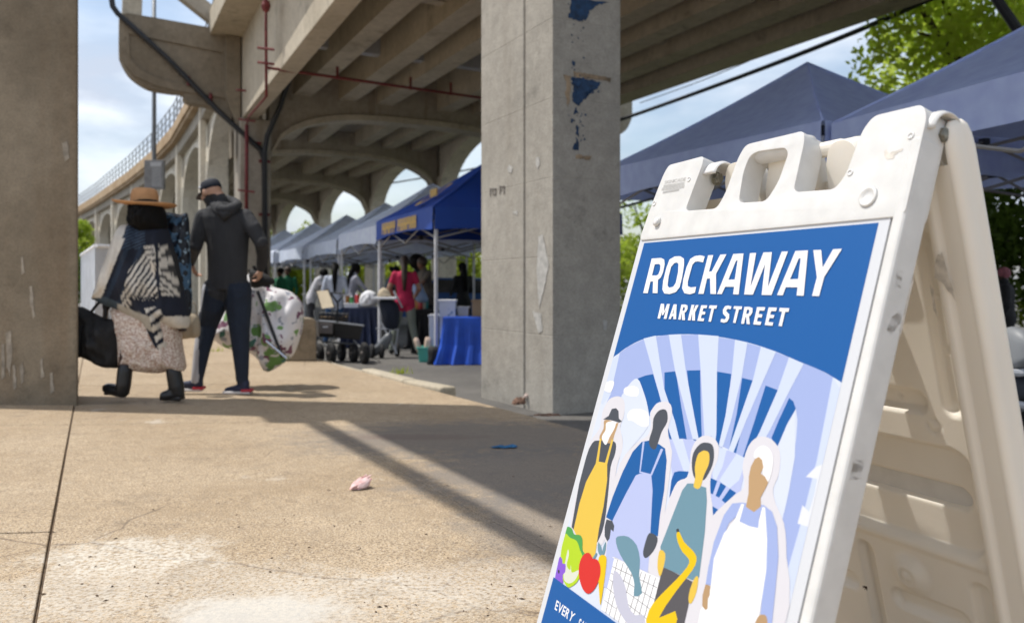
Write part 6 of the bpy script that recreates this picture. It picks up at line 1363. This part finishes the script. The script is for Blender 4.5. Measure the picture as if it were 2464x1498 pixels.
# parked vehicle beyond the market
cv = thing('parked_car', 'blue parked car beyond the market behind the woman in black', 'car', (-1.2, 24, mz(0, 24)))
zc_ = mz(0, 24); mb = MB(); pf = [(-2.1, .3), (2.1, .3), (2.15, .75), (1.5, .95), (.9, 1.42), (-1.0, 1.45), (-1.7, 1.0), (-2.15, .9)]; mb.prism(pf, Vector((1, 0, 0)), Vector((0, 0, 1)), (-1.2, 23.1, zc_), Vector((0, 1.8, 0))); obj('car_body', mb, mat('blue_car_paint', (.02, .09, .30), .3, metal=.2), cv, bevel=.06)
mb = MB(); mb.prism([(-1.5, 1.02), (1.35, .98), (.85, 1.36), (-.95, 1.39)], Vector((1, 0, 0)), Vector((0, 0, 1)), (-1.2, 23.08, zc_), Vector((0, 1.84, 0))); obj('car_window', mb, mat('car_glass', (.02, .025, .03), .1), cv)
for dx in (-1.35, 1.35):
    for dy in (23.1, 24.9):
        mb = MB(); R = Matrix.Rotation(math.pi/2, 3, 'X'); mb.lathe([(.2, -.1), (.32, -.1), (.32, .1), (.2, .1)], (-1.2+dx, dy, zc_+.32), 18, R=R); obj('wheel', mb, M['black'], cv)
# grey stroller shell and child at the right picture edge
se = thing('stroller', 'grey hard shell stroller seat at the right picture edge behind the sandwich board', 'stroller', tuple(AT(2450, 1000, 4.2)))
shell = mat('grey_shell', (.20, .21, .22), .5, .05)
puff('shell', [(2405, 850), (2415, 800), (2435, 785), (2460, 800), (2490, 850), (2500, 880), (2450, 890), (2405, 885)], 4.2, .15, shell, se, rings=10)
puff('shell_cushion', [(2408, 905), (2460, 895), (2500, 900), (2500, 960), (2450, 965), (2410, 955)], 4.25, .12, mat('dark_cushion', (.03, .035, .045), .8), se, rings=6)
mb = MB(); mb.tube([AT(2395, 893, 4.1), AT(2450, 897, 4.1), AT(2510, 890, 4.1)], .02, 8); mb.tube([AT(2400, 962, 4.1), AT(2460, 975, 4.1), AT(2510, 975, 4.1)], .02, 8); obj('bumper_bar', mb, mat('silver_bar', (.42, .43, .45), .4), se)
for a in ((2425, 975), (2480, 975)): mb = MB(); q = AT(*a, 4.25); mb.tube([q, (q.x, q.y, gz(q.x, q.y)+.1)], .014, 6); mb.lathe([(.05, -.02), (.1, -.02), (.1, .02), (.05, .02)], (q.x, q.y, gz(q.x, q.y)+.1), 16, R=Matrix.Rotation(math.pi/2, 3, 'Y')); obj('wheel_leg', mb, M['black'], se)
fgp = figure('seated-height person in pink patterned scarf at the right picture edge', 2418, 9.0, 1.25, 60, M['black'], M['black'], 'dark', mat('pink_scarf', (.30, .10, .12), .8, .5, 30), 'short', cat='person')
# ------------------------------------------------ cables and pole at the right, litter
def cable(label, pts, r): 
    mb = MB(); mb.tube(crom([tuple(p) for p in pts], 5, closed=False), r, 6); tagit(obj('overhead_cable', mb, M['dark'], None, smooth=True, loc=tuple(pts[0])), label, 'cable')
cable('thick black cable running along under the viaduct edge above the sky-tinted tents', [AT(1380, 325, 24), AT(1540, 272, 22), AT(1800, 178, 18), AT(2060, 76, 15), AT(2300, -30, 13)], .05)
cable('thin wire just above the thick cable beside the viaduct edge', [AT(1540, 248, 23), AT(1700, 190, 21), AT(1900, 105, 18), AT(2100, 20, 16)], .012)
cable('black wire crossing the arch openings above the white tents', [AT(700, 470, 52), AT(905, 446, 48), AT(1160, 402, 42), AT(1400, 350, 38)], .045)
mb = MB(); mb.tube([AT(2372, -40, 9), AT(2452, 78, 9.0), AT(2540, 210, 9)], .055, 8); tagit(obj('support_strut', mb, M['dark'], None, loc=tuple(AT(2372, -40, 9))), 'black diagonal strut at the top right corner in front of the trees', 'strut')
def crumple(label, cat, name, x, y, sx, sy, sz, m, seed):
    q = G(x, y); rg = random.Random(seed); mb = MB(); mb.ball(q+Vector((0, 0, sz*.7)), (sx, sy, sz), 22)
    mb.v = [tuple(Vector(v)+Vector((1, 1, .8))*noise.noise(Vector(v)*75+Vector((seed, 0, 0)))*1.1*sz+Vector((1, 1, .6))*noise.noise(Vector(v)*25)*1.3*sz) for v in mb.v]
    mb.v = [(a, b, max(c, gz(a, b)+.002)) for a, b, c in mb.v]
    tagit(obj(name, mb, m, None, smooth=False, loc=tuple(q)), label, cat)
crumple('crumpled pink and white tissue lying on the sunlit pavement', 'tissue', 'crumpled_tissue', 868, 1174, .035, .028, .022, mat('pink_tissue', (.62, .32, .30), .9, col2=(.75, .62, .60), sc=30), 1)
crumple('flattened blue cloth lying on the shaded pavement', 'cloth', 'blue_cloth', 1213, 1076, .07, .03, .007, mat('blue_rag', (.03, .13, .27), .9, .3, 30), 4)
crumple('brown crumpled leaves at the foot of the grey column, nearest the groove', 'leaves', 'dry_leaves', 1250, 972, .05, .035, .03, mat('dry_leaf', (.16, .09, .06), .9, .5, 30), 7)
crumple('small pale crumpled wrapper at the column foot', 'wrapper', 'dry_leaves', 1272, 956, .035, .03, .025, mat('pale_wrapper', (.40, .32, .28), .9, .4, 30), 9)
crumple('flat brown leaf litter right of the column foot', 'leaves', 'dry_leaves', 1318, 1000, .10, .03, .008, bpy.data.materials['dry_leaf'], 11)
rg = random.Random(3); mb = MB()
for k in range(130):                           # tiny grit, twigs and leaf crumbs on the slabs
    x, y = rg.uniform(20, 1330), 1000+490*rg.random()**.8; q = G(x, y); s = rg.uniform(.0015, .005); a = rg.uniform(0, 6.28); l = rg.uniform(1, 2.4); d = Vector((math.cos(a), math.sin(a), 0))*s*l; e = Vector((-math.sin(a), math.cos(a), 0))*s
    z = Vector((0, 0, .003)); mb.add([q-d+z, q+e*.6+z*1.4, q+d+z, q-e*.6+z, q+Vector((0, 0, .003+s*.8))], [(0, 1, 4), (1, 2, 4), (2, 3, 4), (3, 0, 4)])
tagit(obj('grit', mb, mat('grit_bits', (.10, .065, .04), .9, .6, 40)), 'small dark grit and leaf crumbs scattered on the pavement', 'grit', kind='stuff')
mb = MB()
for (cx_, cy_, n) in ((963, 896, 40), (735, 846, 30), (520, 845, 25)):
    c = G(cx_, cy_)
    for k in range(n): a = rg.uniform(0, 6.28); p = c+Vector((rg.gauss(0, .05), rg.gauss(0, .05), -.01)); t_ = p+Vector((math.cos(a)*.05, math.sin(a)*.05, rg.uniform(.04, .10))); w_ = Vector((-math.sin(a), math.cos(a), 0))*.006; mb.add([p-w_, p+w_, t_], [(0, 1, 2)])
tagit(obj('weeds', mb, lm3), 'small green weeds growing in the kerb joints', 'weeds', kind='stuff')
